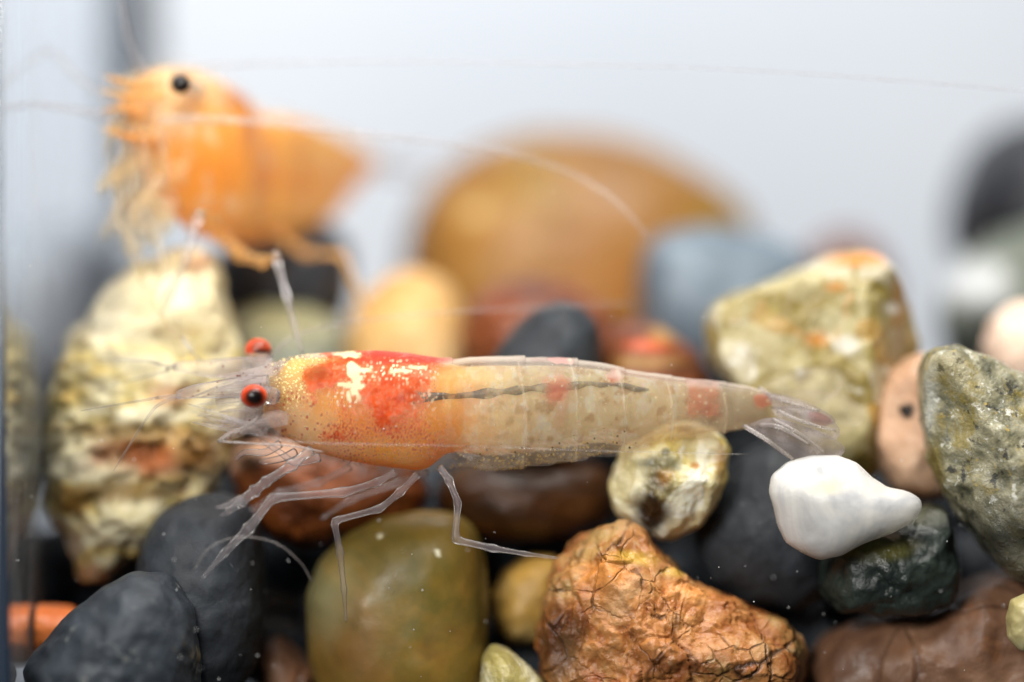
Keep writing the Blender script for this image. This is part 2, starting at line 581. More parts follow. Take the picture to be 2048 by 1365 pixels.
MT['quartzite'] = stone_mat('olive_yellow_quartzite', [(0.28, '#6c5a1c'), (0.42, '#8e7c3a'), (0.54, '#a89a60'), (0.70, '#c2b88e')], 4.5, 9, 0.9, 0.34, 0.45,
                            specks=(('#c47a1e', 4.2, 0.62, 0.72, 0.8), ('#f2f1ea', 9, 0.62, 0.70, 0.85), ('#9a8a2e', 7, 0.58, 0.7, 0.6)),
                            bump=((9, 0.45, 0.04), (26, 0.35, 0.014)), sss=0.15, cells=([(0, '#756224'), (0.3, '#a2925a'), (0.55, '#bfb590'), (0.78, '#d8d4c4'), (0.9, '#b07a34')], 7, 0.42), marks=('#d9822a', '#6a5a22', '#f2f0e6'))
MT['cracked'] = stone_mat('cracked_orange_jasper', [(0.27, '#5e3014'), (0.40, '#9c5c2c'), (0.53, '#bc8048'), (0.70, '#d0a676')], 3.2, 9, 1.2, 0.36, 0.45, off=1.3,
                          specks=(('#b3955a', 3.4, 0.53, 0.64, 0.75), ('#9a4c20', 5, 0.56, 0.66, 0.6), ('#e8cfa4', 12, 0.62, 0.74, 0.6), ('#5a3014', 8, 0.60, 0.70, 0.6)),
                          veins=(('#2a1408', 2.6, 0.03, 0.95), ('#3a1e0c', 6.0, 0.035, 0.85)), bump=((12, 0.45, 0.035), (40, 0.3, 0.012)),
                          marks=('#3a1d0c', '#c8a23c', '#e89a4c'))
MT['tan'] = stone_mat('tan_pebble', [(0.3, '#7a5a24'), (0.5, '#a8843e'), (0.75, '#cdb27a')], 1.8, 6, 0.6, 0.45, 0.3, bump=((14, 0.25, 0.02),))
MT['whitegreen'] = stone_mat('white_green_stone', [(0.3, '#74682c'), (0.45, '#a89c60'), (0.55, '#cfc8a4'), (0.75, '#e8e4d4')], 3, 8, 1.0, 0.4, 0.4, bump=((11, 0.4, 0.03),))
MT['pinkbrown'] = stone_mat('pink_brown_boulder', [(0.28, '#47301f'), (0.45, '#6e4e3a'), (0.6, '#8a6850'), (0.78, '#a88a70')], 1.7, 8, 1.0, 0.42, 0.35,
                            specks=(('#8a5424', 2.6, 0.56, 0.7, 0.6), ('#c9a98c', 11, 0.64, 0.76, 0.4)), veins=(('#3a2012', 1.6, 0.03, 0.8),), bump=((10, 0.35, 0.03), (34, 0.2, 0.01)))
MT['yellow'] = stone_mat('yellow_pebble', [(0.3, '#998c50'), (0.6, '#b9af80'), (0.8, '#d0c8a4')], 2, 5, 0.5, 0.35, 0.4, bump=((12, 0.25, 0.02),), sss=0.3)
MT['orange'] = stone_mat('orange_pebble', [(0.3, '#d0622a'), (0.6, '#f08a48'), (0.8, '#f8a870')], 1.6, 5, 0.5, 0.4, 0.35, bump=((12, 0.2, 0.02),))
MT['amber'] = stone_mat('amber_boulder', [(0.28, '#664418'), (0.45, '#805824'), (0.6, '#8e662c'), (0.8, '#a07a42')], 0.9, 4, 0.5, 0.45, 0.35, bump=((10, 0.2, 0.02),), marks=('#8a8020', '#8c4a1a', '#e0c890'))
MT['rust'] = stone_mat('rust_stone', [(0.3, '#4a2412'), (0.5, '#6c371c'), (0.75, '#8a5430')], 1.6, 5, 0.5, 0.45, 0.3, bump=((10, 0.25, 0.02),), marks=('#f0642a', '#c9a25a', '#2a1208'))
MT['cream'] = stone_mat('cream_pebble', [(0.3, '#a87a40'), (0.5, '#c29c64'), (0.75, '#d0b286')], 1.3, 4, 0.4, 0.45, 0.3, bump=((10, 0.2, 0.02),), sss=0.2)
MT['bluegrey'] = stone_mat('blue_grey_stone', [(0.3, '#46525e'), (0.5, '#687682'), (0.75, '#98a4ae')], 1.8, 6, 0.8, 0.5, 0.3, bump=((10, 0.3, 0.03),))
MT['charcoal'] = stone_mat('charcoal_stone', [(0.3, '#15161a'), (0.5, '#22242a'), (0.75, '#30343a')], 1.2, 5, 0.5, 0.45, 0.3, bump=((10, 0.2, 0.02),), marks=('#5a6058', '#7a4a3a', '#a9b0b0'))
MT['charcoal2'] = stone_mat('blue_charcoal_stone', [(0.3, '#8a929c'), (0.5, '#9aa2ac'), (0.75, '#aab2bc')], 1.2, 5, 0.5, 0.5, 0.3, bump=((10, 0.2, 0.02),))
MT['greygreen'] = stone_mat('grey_green_stone', [(0.3, '#4a4f46'), (0.5, '#6c7268'), (0.75, '#8f958c')], 1.5, 6, 0.6, 0.5, 0.3, bump=((10, 0.3, 0.03),), marks=('#d5d8da', '#3a3d38', '#8a8258'))
MT['palepink'] = stone_mat('pale_pink_pebble', [(0.3, '#d3ac90'), (0.5, '#e8cdb8'), (0.8, '#f2e0d0')], 1.4, 4, 0.4, 0.4, 0.35, bump=((10, 0.2, 0.02),), sss=0.3)


def pores(V, seed):
    Q = V * np.array([1.0, 1.0, 2.2])
    n = fbm(Q, 4.5, 4, seed + 3)
    f1, f2, _ = worley(Q + 0.15 * np.stack([fbm(Q, 3, 2, 1), fbm(Q, 3, 2, 2), fbm(Q, 3, 2, 4)], 1), 9.0, seed + 8)
    return -0.045 * (1 - sstep(0.02, 0.22, np.abs(n))) - 0.045 * (1 - sstep(0.1, 0.45, f1))


def cracks(V, seed):
    Q = V * np.array([1, 1, 0.75]) + 0.22 * np.stack([fbm(V, 3.5, 4, 1), fbm(V, 3.5, 4, 2), fbm(V, 3.5, 4, 4)], 1)
    brk = sstep(-0.15, 0.25, fbm(V, 3, 3, 6))
    f1, f2, idv = worley(Q, 4.2, seed + 8)
    g1, g2, idg = worley(Q, 9.0, seed + 18)
    return -0.022 * brk * (1 - sstep(0.0, 0.09, f2 - f1)) - 0.010 * (1 - brk * 0.5) * (1 - sstep(0.0, 0.12, g2 - g1)) + 0.022 * (idv - 0.5) + 0.012 * (idg - 0.5)


def crystal(V, seed):
    f1, f2, idv = worley(V, 7.0, seed + 8)
    return 0.018 * (idv - 0.5) + 0.012 * f1


# --- the row in front
stone('porous_stone', 'tall cream white porous stone with brown hollows standing against the left pane',
      [(100, 800), (126, 720), (160, 640), (215, 570), (280, 525), (345, 500), (405, 492), (440, 525), (448, 600), (462, 660), (482, 705), (486, 790), (462, 900), (430, 990), (360, 1050),
       (290, 1110), (225, 1160), (175, 1165), (135, 1095), (98, 1010), (93, 900)], 0.76, 0.36, MT['porous'], 2.6, 0.06, 2.2, 0.02, 7, fn=pores, sub=6, seed=3, edgy=0.15, tilt=0.22,
      marks=([(295, 910, 120, 40, 0.6, 1.0), (395, 530, 32, 18, 0.5, 0.8), (340, 790, 45, 25, 0.6, 0.7)], [(240, 860, 130, 18, 0.5, 0.9), (230, 985, 130, 22, 0.5, 0.9), (360, 660, 70, 22, 0.6, 0.7), (400, 900, 40, 60, 0.6, 0.7), (340, 540, 70, 12, 0.5, 0.6)],
             [(215, 620, 60, 55, 0.6, 0.6), (330, 590, 70, 40, 0.6, 0.5)]))
stone('upright_slate', 'dark slate pebble standing upright below the head of the front shrimp',
      [(285, 1090), (320, 1030), (375, 995), (440, 984), (495, 1000), (520, 1050), (528, 1130), (530, 1240), (515, 1330), (460, 1420), (380, 1440), (310, 1390), (280, 1280), (272, 1180)],
      0.28, 0.36, MT['slate'], 2.4, 0.04, 1.8, 0.008, 9, sub=6, seed=5)
stone('rough_dark_stone', 'rough blackish stone with pale flecks in the lower left corner',
      [(44, 1340), (95, 1275), (150, 1222), (205, 1175), (270, 1140), (335, 1150), (385, 1210), (400, 1310), (395, 1420), (330, 1480), (180, 1490), (80, 1460)],
      -0.12, 0.32, MT['rough_dark'], 2.3, 0.06, 2.0, 0.008, 7, sub=6, seed=8)
stone('orange_pebble', 'bright orange pebble low beside the left pane', [(28, 1220), (80, 1212), (140, 1216), (178, 1240), (170, 1300), (110, 1330), (40, 1325)], 0.42, 0.16, MT['orange'], 2.6, 0.02, seed=4)
stone('grey_pebble', 'dark grey pebble under the porous stone at the left pane', [(40, 1090), (110, 1050), (180, 1070), (250, 1120), (270, 1190), (210, 1220), (90, 1225), (40, 1180)], 1.25, 0.3, MT['slate'], 2.3, 0.03, seed=9)
stone('red_brown_stone', 'red brown stone with a pale patch beneath the belly of the front shrimp',
      [(458, 930), (480, 890), (540, 872), (640, 880), (740, 900), (830, 930), (858, 985), (830, 1040), (740, 1075), (640, 1090), (545, 1085), (500, 1040), (470, 985)],
      0.62, 0.30, MT['redbrown'], 2.4, 0.06, 2, 0.012, 8, seed=11, sub=6, marks=([(545, 900, 75, 20, 0.5, 0.85), (470, 920, 18, 26, 0.6, 0.6)], [(640, 960, 60, 30, 0.8, 0.4)], [(500, 925, 35, 20, 0.5, 0.8)]))
stone('olive_pebble', 'smooth olive brown oval pebble at the bottom centre',
      [(612, 1190), (635, 1125), (690, 1070), (760, 1035), (840, 1020), (910, 1025), (950, 1055), (972, 1120), (978, 1220), (975, 1330), (960, 1440), (880, 1500), (740, 1500), (650, 1430), (618, 1320)],
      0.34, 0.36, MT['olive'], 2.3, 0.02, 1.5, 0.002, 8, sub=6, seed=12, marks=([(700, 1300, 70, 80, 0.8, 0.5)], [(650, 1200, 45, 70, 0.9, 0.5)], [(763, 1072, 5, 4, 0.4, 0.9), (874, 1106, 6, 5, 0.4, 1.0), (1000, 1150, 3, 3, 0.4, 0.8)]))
stone('long_brown_stone', 'long dark brown stone lying behind the front shrimp near its middle legs',
      [(880, 960), (940, 925), (1040, 915), (1150, 915), (1215, 935), (1232, 990), (1215, 1050), (1130, 1080), (1000, 1085), (910, 1060), (870, 1010)], 0.75, 0.30, MT['brown'], 2.4, 0.03, seed=14)
stone('stained_quartz', 'yellow white quartz pebble with a dark brown stain under the rear of the front shrimp',
      [(1214, 975), (1228, 935), (1250, 900), (1290, 880), (1310, 862), (1370, 850), (1430, 862), (1455, 900), (1446, 950), (1425, 1000), (1400, 1045), (1365, 1072), (1325, 1080), (1270, 1058), (1235, 1030)],
      0.22, 0.22, MT['quartz_y'], 2.5, 0.06, 2.5, 0.012, 9, sub=6, seed=17, fn=crystal, planes=((0.3, -1, 0.5, 0.8), (-0.5, -1, -0.1, 0.82), (0.3, -1, -0.6, 0.8)),
      marks=([(1300, 1020, 32, 50, 0.5, 1.0), (1312, 965, 26, 30, 0.7, 0.85)], [(1392, 932, 9, 7, 0.4, 0.9), (1330, 955, 14, 18, 0.6, 0.5), (1440, 930, 10, 40, 0.6, 0.6)], [(1320, 925, 34, 16, 0.6, 0.75), (1330, 905, 8, 8, 0.5, 0.8)]))
stone('smooth_slate', 'large smooth blackish slate behind the white quartz pebble',
      [(1388, 1090), (1400, 1030), (1432, 970), (1475, 915), (1530, 880), (1590, 880), (1640, 920), (1670, 1000), (1678, 1100), (1660, 1190), (1590, 1225), (1500, 1215), (1420, 1165)],
      0.46, 0.30, MT['slate'], 2.3, 0.03, 1.6, 0.005, 9, sub=6, seed=19)
stone('milky_quartz', 'shiny milky white quartz pebble with a narrow right end below the tail fan',
      [(1538, 985), (1545, 950), (1575, 925), (1620, 912), (1675, 910), (1712, 925), (1742, 955), (1772, 975), (1815, 982), (1842, 998), (1844, 1020), (1825, 1045), (1780, 1068), (1720, 1092), (1680, 1112), (1640, 1121),
       (1605, 1108), (1570, 1085), (1555, 1050), (1548, 1015)], -0.06, 0.17, MT['milky'], 2.3, 0.025, 1.6, 0.002, 7, sub=6, seed=21, smooth=2,
      planes=((0.05, -1, 0.55, 0.88), (-0.7, -1, -0.3, 0.92)), marks=([(1655, 975, 34, 14, 0.7, 0.8)], [(1760, 985, 30, 10, 0.7, 0.5)], []))
stone('dark_green_stone', 'dark green stone with an olive crust under the white quartz pebble',
      [(1650, 1120), (1700, 1080), (1780, 1040), (1850, 1010), (1895, 1015), (1908, 1080), (1918, 1150), (1900, 1200), (1850, 1225), (1790, 1232), (1730, 1225), (1670, 1230), (1648, 1180)],
      0.20, 0.24, MT['dkgreen'], 2.8, 0.06, 2.4, 0.014, 8, sub=6, seed=23, planes=((0, -1, 0.7, 0.75), (0.5, -1, -0.3, 0.85)), marks=([(1740, 1095, 80, 22, 0.7, 0.75), (1850, 1030, 40, 16, 0.7, 0.4)], [(1870, 1035, 30, 14, 0.7, 0.6)], []))
stone('speckled_granite', 'grey green speckled granite pebble at the right edge, leaning left',
      [(1836, 735), (1855, 702), (1890, 690), (1935, 698), (1985, 725), (2060, 770), (2140, 840), (2200, 960), (2190, 1090), (2140, 1160), (2060, 1168), (2010, 1150), (1965, 1095), (1925, 1040), (1890, 985), (1862, 920), (1845, 850)],
      0.16, 0.34, MT['granite'], 2.7, 0.05, 2.0, 0.014, 10, sub=6, seed=25, planes=((-0.75, -1, -0.1, 0.80), (0.3, -1, 0.6, 0.82)),
      marks=([(1900, 740, 40, 40, 0.8, 0.35), (1870, 950, 16, 70, 0.7, 0.7)], [(1990, 1080, 110, 90, 0.9, 0.85)], [(1860, 800, 14, 60, 0.7, 0.4)]))
stone('pink_stone', 'pinkish tan stone with one black dot beside the speckled granite',
      [(1745, 880), (1752, 800), (1775, 748), (1815, 715), (1850, 705), (1900, 740), (1930, 830), (1935, 920), (1905, 990), (1850, 1005), (1790, 985), (1757, 940)], 0.50, 0.26, MT['pinkish'], 2.6, 0.03, seed=27,
      planes=((-0.6, -1, 0.1, 0.84), (0.4, -1, -0.4, 0.86)), marks=([(1816, 823, 15, 16, 0.25, 1.0)], [(1820, 985, 50, 14, 0.6, 0.7)], []))
stone('yellow_quartzite', 'large olive yellow quartzite stone with orange flecks above the tail of the front shrimp',
      [(1410, 640), (1425, 610), (1470, 588), (1540, 565), (1610, 535), (1665, 512), (1720, 504), (1762, 515), (1795, 560), (1820, 620), (1838, 690), (1830, 740), (1795, 800), (1765, 880), (1745, 950), (1690, 975),
       (1620, 950), (1540, 880), (1480, 790), (1425, 725)], 0.72, 0.42, MT['quartzite'], 3.2, 0.03, 2.0, 0.008, 9, sub=6, seed=29, smooth=2, fn=crystal,
      planes=((-0.15, -1, 0.12, 0.72), (1.0, -0.75, 0.1, 0.74), (0.0, -0.5, 1.0, 0.86)), marks=([(1720, 518, 60, 12, 0.6, 0.8), (1630, 680, 22, 13, 0.8, 0.6), (1675, 575, 20, 10, 0.6, 0.5), (1800, 600, 14, 60, 0.7, 0.5)],
                                                                         [(1790, 660, 32, 110, 0.6, 0.55)], [(1690, 690, 22, 16, 0.6, 0.7), (1490, 700, 14, 16, 0.6, 0.5), (1785, 615, 14, 10, 0.5, 0.7)]))
stone('cracked_stone', 'orange stone veined with dark cracks at the bottom right of centre',
      [(1090, 1180), (1108, 1130), (1150, 1085), (1200, 1058), (1255, 1046), (1290, 1060), (1310, 1095), (1345, 1120), (1385, 1160), (1440, 1190), (1500, 1215), (1560, 1235), (1600, 1265), (1616, 1310), (1600, 1390), (1500, 1460),
       (1350, 1490), (1200, 1480), (1110, 1430), (1075, 1330), (1072, 1250)], 0.18, 0.36, MT['cracked'], 2.5, 0.06, 2.2, 0.016, 10, sub=7, seed=31, fn=cracks, smooth=2,
      planes=((-0.5, -1, 0.1, 0.84), (0.35, -1, 0.5, 0.80), (0.2, -1, -0.4, 0.86)),
      marks=([(1120, 1290, 45, 90, 0.7, 0.85), (1390, 1330, 200, 25, 0.9, 0.35)], [(1270, 1115, 45, 14, 0.6, 0.8), (1350, 1145, 30, 10, 0.6, 0.7)], [(1200, 1140, 60, 25, 0.7, 0.6), (1360, 1180, 60, 20, 0.8, 0.5)]))
stone('tan_pebble', 'blurred tan pebble wedged between the olive pebble and the cracked stone', [(985, 1190), (1010, 1140), (1060, 1112), (1110, 1110), (1140, 1170), (1130, 1250), (1080, 1290), (1020, 1290), (988, 1250)], 0.62, 0.22, MT['tan'], 2.4, 0.04, seed=33)
stone('white_green_stone', 'white and moss green stone at the bottom edge beside the olive pebble', [(965, 1320), (985, 1290), (1020, 1300), (1060, 1335), (1090, 1370), (1080, 1450), (1010, 1480), (950, 1440)], 0.12, 0.22, MT['whitegreen'], 2.4, 0.05, seed=35, sub=6)
stone('pink_brown_boulder', 'broad pinkish brown stone along the bottom right edge',
      [(1600, 1330), (1640, 1270), (1730, 1235), (1820, 1225), (1900, 1190), (1960, 1150), (2040, 1150), (2120, 1180), (2180, 1300), (2150, 1450), (1980, 1520), (1740, 1500), (1620, 1440)], 0.46, 0.42, MT['pinkbrown'], 2.6, 0.04, 2, 0.010, 9, sub=6, seed=37)
stone('yellow_pebble', 'small pale yellow pebble at the right edge near the bottom', [(2012, 1235), (2022, 1200), (2050, 1188), (2090, 1200), (2105, 1250), (2080, 1300), (2040, 1302), (2015, 1275)], -0.12, 0.10, MT['yellow'], 2.3, 0.03, seed=39)
stone('mauve_pebble', 'small mauve grey pebble in the dark gap beside the olive pebble', [(515, 1320), (530, 1285), (560, 1275), (600, 1310), (640, 1345), (630, 1400), (560, 1420), (515, 1390)], 0.55, 0.2, MT['pinkbrown'], 2.3, 0.03, seed=41)
# --- the stones behind
stone('leaning_slate', 'blunt dark slate pointing up behind the back of the front shrimp', [(960, 760), (990, 705), (1035, 650), (1080, 615), (1125, 600), (1165, 612), (1195, 645), (1204, 700), (1200, 800), (1150, 860), (1040, 870), (970, 830)],
      0.66, 0.30, MT['slate'], 2.4, 0.02, 1.5, 0.004, 9, seed=43)
stone('rust_stone', 'rusty orange streaked stone behind the tail end of the front shrimp', [(1190, 690), (1215, 650), (1270, 640), (1330, 660), (1385, 700), (1430, 760), (1420, 840), (1320, 890), (1220, 870), (1180, 780)],
      1.05, 0.34, MT['rust'], 2.4, 0.04, seed=45, marks=([(1290, 690, 36, 10, 0.9, 0.6)], [(1330, 665, 30, 16, 0.8, 0.5), (1290, 725, 70, 10, 0.7, 0.5)], [(1380, 740, 60, 14, 0.8, 0.6)]))
stone('maroon_stone', 'blurred maroon stone leaning against the big amber stone', [(915, 680), (935, 610), (990, 570), (1060, 556), (1140, 570), (1220, 620), (1260, 690), (1250, 800), (1100, 860), (960, 820)], 1.55, 0.4, MT['rust'], 2.3, 0.03, seed=47)
stone('cream_pebble', 'blurred cream coloured pebble in front of the big amber stone', [(690, 690), (710, 620), (760, 560), (830, 535), (890, 560), (930, 620), (945, 720), (930, 850), (820, 900), (710, 860), (685, 770)], 1.75, 0.42, MT['cream'], 2.4, 0.02, seed=49)
stone('amber_boulder', 'big round blurred amber brown stone at the back of the tank',
      [(800, 560), (815, 450), (860, 365), (930, 305), (1010, 275), (1100, 262), (1200, 268), (1290, 290), (1380, 335), (1450, 380), (1505, 440), (1515, 560), (1440, 760), (1330, 940), (1100, 1000), (900, 940), (820, 760)],
      3.1, 0.75, MT['amber'], 2.4, 0.015, seed=51, marks=([(1060, 370, 70, 60, 0.9, 0.2), (1440, 440, 60, 30, 0.8, 0.3)], [(1250, 600, 120, 120, 0.9, 0.4)], [(950, 420, 30, 14, 0.8, 0.6)]))
stone('blue_grey_stone', 'blurred blue grey stone to the right of the amber stone',
      [(1272, 560), (1290, 490), (1340, 462), (1420, 452), (1520, 470), (1600, 500), (1640, 560), (1630, 700), (1540, 820), (1400, 830), (1310, 740), (1275, 650)], 1.95, 0.45, MT['bluegrey'], 2.5, 0.04, seed=53)
stone('reddish_stone', 'small blurred reddish stone peeking over the yellow quartzite', [(1620, 500), (1660, 470), (1710, 465), (1760, 500), (1790, 600), (1740, 700), (1650, 690), (1610, 600)], 3.2, 0.35, MT['rust'], 2.3, 0.02, seed=55)
stone('charcoal_boulder', 'big blurred charcoal stone at the upper right edge', [(1895, 470), (1905, 380), (1940, 300), (2000, 255), (2080, 235), (2180, 260), (2250, 360), (2250, 520), (2180, 620), (2060, 650), (1950, 590)], 3.0, 0.7, MT['charcoal'], 2.3, 0.02, seed=57)
stone('grey_green_stone', 'blurred grey green stone with a white end beneath the charcoal stone', [(1885, 580), (1920, 520), (2000, 470), (2100, 440), (2200, 470), (2240, 600), (2180, 760), (2020, 800), (1910, 740), (1880, 660)], 2.3, 0.45, MT['greygreen'], 2.4, 0.04, seed=59,
      marks=([(1935, 570, 60, 45, 0.6, 0.9)], [(1960, 690, 90, 60, 0.7, 0.8)], []))
stone('pale_pink_pebble', 'pale pink pebble at the right edge above the speckled granite', [(1966, 690), (1985, 640), (2030, 605), (2090, 600), (2150, 650), (2160, 740), (2100, 800), (2010, 790), (1972, 740)], 0.95, 0.3, MT['palepink'], 2.3, 0.02, seed=61)
stone('black_boulder', 'blackish blurred stone behind the legs of the rear shrimp', [(420, 560), (440, 490), (500, 452), (590, 440), (660, 445), (700, 490), (705, 560), (690, 630), (640, 680), (540, 680), (450, 640)], 2.0, 0.45, MT['charcoal'], 2.6, 0.03, seed=63)
stone('moss_grey_stone', 'blurred moss grey stone below the black boulder behind the red eyes', [(430, 700), (455, 630), (520, 600), (620, 610), (690, 650), (710, 760), (650, 880), (520, 900), (440, 820)], 1.7, 0.4, MT['greygreen'], 2.4, 0.03, seed=65,
      marks=([], [], [(560, 640, 120, 50, 0.8, 0.7)]))
stone('honey_pebble', 'honey coloured blurred pebble peeking out right of the porous stone', [(400, 640), (430, 610), (465, 640), (490, 700), (495, 800), (460, 860), (410, 850), (395, 740)], 1.55, 0.25, MT['cream'], 2.3, 0.02, seed=67)

stone('corner_boulder', 'blurred grey stone in the back left corner behind the porous stone', [(226, 660), (228, 560), (240, 475), (300, 440), (430, 445), (490, 460), (520, 540), (530, 700), (480, 820), (330, 840), (232, 780)], 3.5, 0.6, MT['charcoal2'], 2.5, 0.02, seed=69)

# --- dark gravel filling the gaps below and behind
rng = random.Random(11)
N3, F3 = ico(3)
GV, GF, base = [], [], 0
for i in range(620):
    gx = rng.uniform(WALL_X + 0.3, RIGHT_X - 0.3)
    gy = 0.75 + (BACK_Y - 1.1) * rng.random() ** 1.6
    top = np.interp(gy, [0.7, 1.0, 1.4, 2.0, 4.5], [-1.35, -1.0, -0.62, -0.42, -0.35])
    gz = rng.uniform(max(FLOOR_Z + 0.2, top - 0.8), top)
    r = np.array([rng.uniform(0.17, 0.30), rng.uniform(0.16, 0.26), rng.uniform(0.13, 0.22)])
    Vv = N3 * r * (1 + 0.18 * fbm(N3 + i * 2.3, 1.3, 2, i))[:, None]
    a = rng.uniform(0, 6.28)
    ca, sa = math.cos(a), math.sin(a)
    Vv = np.stack([ca * Vv[:, 0] - sa * Vv[:, 1], sa * Vv[:, 0] + ca * Vv[:, 1], Vv[:, 2]], 1) + [gx, gy, gz]
    Vv[:, 2] = np.maximum(Vv[:, 2], FLOOR_Z + 0.005)
    Vv[:, 0] = np.maximum(Vv[:, 0], WALL_X + 0.02)
    GV.append(Vv)
    GF += [[q + base for q in f] for f in F3]
    base += len(Vv)
tag(mesh_obj('gravel_bed', np.vstack(GV), GF, MT['rough_dark']), 'dark gravel filling the gaps under the larger stones', 'gravel', kind='stuff')
#SHRIMP
# ------------------------------------------------------------------ shrimp materials
def skin_mat(name, rough=0.3, sss=0.5, radius=(0.10, 0.06, 0.03), bump=0.15, spec=0.4, bscale=30, through=0.0, tint=0.0):
    """Pigment and opacity come from the mesh attributes 'col' and 'opa'."""
    M = Mat(name)
    v = M.co()
    c = M.attr('col')
    vary = M.ramp(M.noise(v, 14, 4, 0.6), [(0.3, 0.92), (0.7, 1.0)])
    c = M.mix(1.0, c, vary, 'MULTIPLY')
    nrm = M.bump(M.noise(v, bscale, 3, 0.6), bump, 0.012)
    p = M.n('BsdfPrincipled', {'Base Color': c, 'Roughness': rough, 'Specular IOR Level': spec, 'Normal': nrm, 'Subsurface Weight': sss, 'Subsurface Radius': radius, 'Subsurface Scale': 1.0}).outputs[0]
    if through:                       # light let through the thin tissue
        p = M.n('MixShader', {0: through, 1: p, 2: M.n('BsdfTranslucent', {'Color': c, 'Normal': nrm}).outputs[0]}).outputs[0]
    tcol = M.mix(tint, (1.0, 1.0, 1.0), c)           # light passing through takes on the colour of the tissue
    tr = M.n('BsdfTransparent', {'Color': tcol}).outputs[0]
    return M.done(M.n('MixShader', {0: M.attr('opa', 'Fac'), 1: tr, 2: p}).outputs[0])


def limb_mat(name, colr, alpha, dots=None, rough=0.2, ior=1.30, pale='#efe6e8', tint=(1, 1, 1)):
    """Glassy thin tissue: clear, faintly milky, with a dielectric surface reflection."""
    M = Mat(name)
    v = M.co()
    c = M.ramp(M.noise(v, 9, 3), [(0.3, colr), (0.75, pale)])
    a = M.ramp(M.noise(v, 16, 3, 0.6), [(0.35, alpha * 0.7), (0.70, min(1, alpha * 1.3))])
    if dots:
        d = M.ramp(M.vor(v, 42, 'F1'), [(0.16, 1.0), (0.24, 0.0)])
        d = M.math('MULTIPLY', d, M.ramp(M.noise(v, 12, 2), [(0.48, 0.0), (0.56, 1.0)]))
        c = M.mix(d, c, dots)
        a = M.math('MAXIMUM', a, M.math('MULTIPLY', d, 0.9))
    df = M.n('BsdfDiffuse', {'Color': c})
    tl = M.n('BsdfTranslucent', {'Color': c})
    tissue = M.n('MixShader', {0: 0.5, 1: df.outputs[0], 2: tl.outputs[0]})
    p = M.n('MixShader', {0: a, 1: M.n('BsdfTransparent', {'Color': (*tint, 1)}).outputs[0], 2: tissue.outputs[0]})
    g = M.n('BsdfGlossy', {'Color': (1, 1, 1, 1), 'Roughness': rough})
    f = M.n('Fresnel', {'IOR': ior})
    return M.done(M.n('MixShader', {0: f.outputs[0], 1: p.outputs[0], 2: g.outputs[0]}).outputs[0])


MAT_SHELL = skin_mat('shrimp_shell', 0.35, 0.0, (0.06, 0.03, 0.02), 0.4, 0.2, 30, 0.25)
MAT_FLESH = skin_mat('shrimp_flesh', 0.5, 0.9, (0.34, 0.20, 0.09), 0.3, 0.15, 18, 0.28, 0.5)
MAT_REAR = skin_mat('rear_shrimp_flesh', 0.5, 0.35, (0.10, 0.06, 0.03), 0.3, 0.12, 18, 0.22, 0.5)
MAT_EYE = skin_mat('shrimp_eye', 0.3, 0.3, (0.03, 0.01, 0.005), 0.02, 0.35)
MAT_LEG = limb_mat('clear_leg', '#c0b2ba', 0.15, ior=1.22)
MAT_HEADLIMB = limb_mat('clear_spotted_feeler', '#dccbc2', 0.24, dots='#7a1c10', ior=1.12)
MAT_FEELER = limb_mat('thin_feeler', '#cfc2bc', 0.15, ior=1.18)
MAT_FAINT = limb_mat('faint_feeler', '#cabdb8', 0.10, ior=1.12)
MAT_FAN = limb_mat('clear_tail_blade', '#a0928c', 0.34, ior=1.15)
MAT_FANFAR = limb_mat('far_tail_blade', '#cdbda8', 0.09, ior=1.10)
MAT_FANRED = limb_mat('red_tail_blade', '#b53a26', 0.34, ior=1.1, pale='#d86a50')
MAT_RIB = limb_mat('pale_rib', '#e0d2c2', 0.32)
MAT_PLEO = limb_mat('swimmer_blade', '#b59a63', 0.05, dots='#4a3a1a', ior=1.10)
M = Mat('dark_gut')
v = M.co()
MAT_GUT = M.done(M.n('BsdfPrincipled', {'Base Color': M.ramp(M.noise(v, 16, 4), [(0.35, '#08060a'), (0.7, '#241c22')]), 'Roughness': 0.5,
                                        'Alpha': M.ramp(M.noise(v, 11, 3, 0.6), [(0.36, 0.35), (0.56, 0.95)])}).outputs[0])


def loft(stations, nx, na, shape=None, steps=None, per=1.0, ywander=None):
    """stations: (px, top, bottom, y, half-width cm).  Returns verts, faces, angle and px station per vertex."""
    st = np.array(stations, float)
    # smooth interpolation of the profile
    xs = np.linspace(0, len(st) - 1, nx)
    q = np.empty((nx, 5))
    cm = catmull(st, 24)
    t0 = np.linspace(0, len(st) - 1, len(cm))
    for k in range(5):
        q[:, k] = np.interp(xs, t0, cm[:, k])
    ang = np.linspace(0, 2 * math.pi, na, endpoint=False)
    sx, sy = np.cos(ang), np.sin(ang)
    V = np.empty((nx, na, 3))
    for i in range(nx):
        px, top, bot, y, wd = q[i]
        k = (D + y) / D / S0
        zc = -((top + bot) / 2 - 682.5) * k
        hh = (bot - top) / 2 * k
        f = steps(px) if steps else 1.0
        wy = np.sign(sx) * np.abs(sx) ** 0.9
        zz = np.sign(sy) * np.abs(sy) ** 0.95
        V[i, :, 0] = (px - 1024) * k
        V[i, :, 1] = y - wd * f * wy
        V[i, :, 2] = zc + hh * f * zz
    F = []
    for i in range(nx - 1):
        for j in range(na):
            k = (j + 1) % na
            F.append((i * na + j, (i + 1) * na + j, (i + 1) * na + k, i * na + k))
    F.append(tuple(range(na)))
    F.append(tuple((nx - 1) * na + j for j in range(na - 1, -1, -1)))
    return V.reshape(-1, 3), F, np.tile(ang, nx), np.repeat(q[:, 0], na)


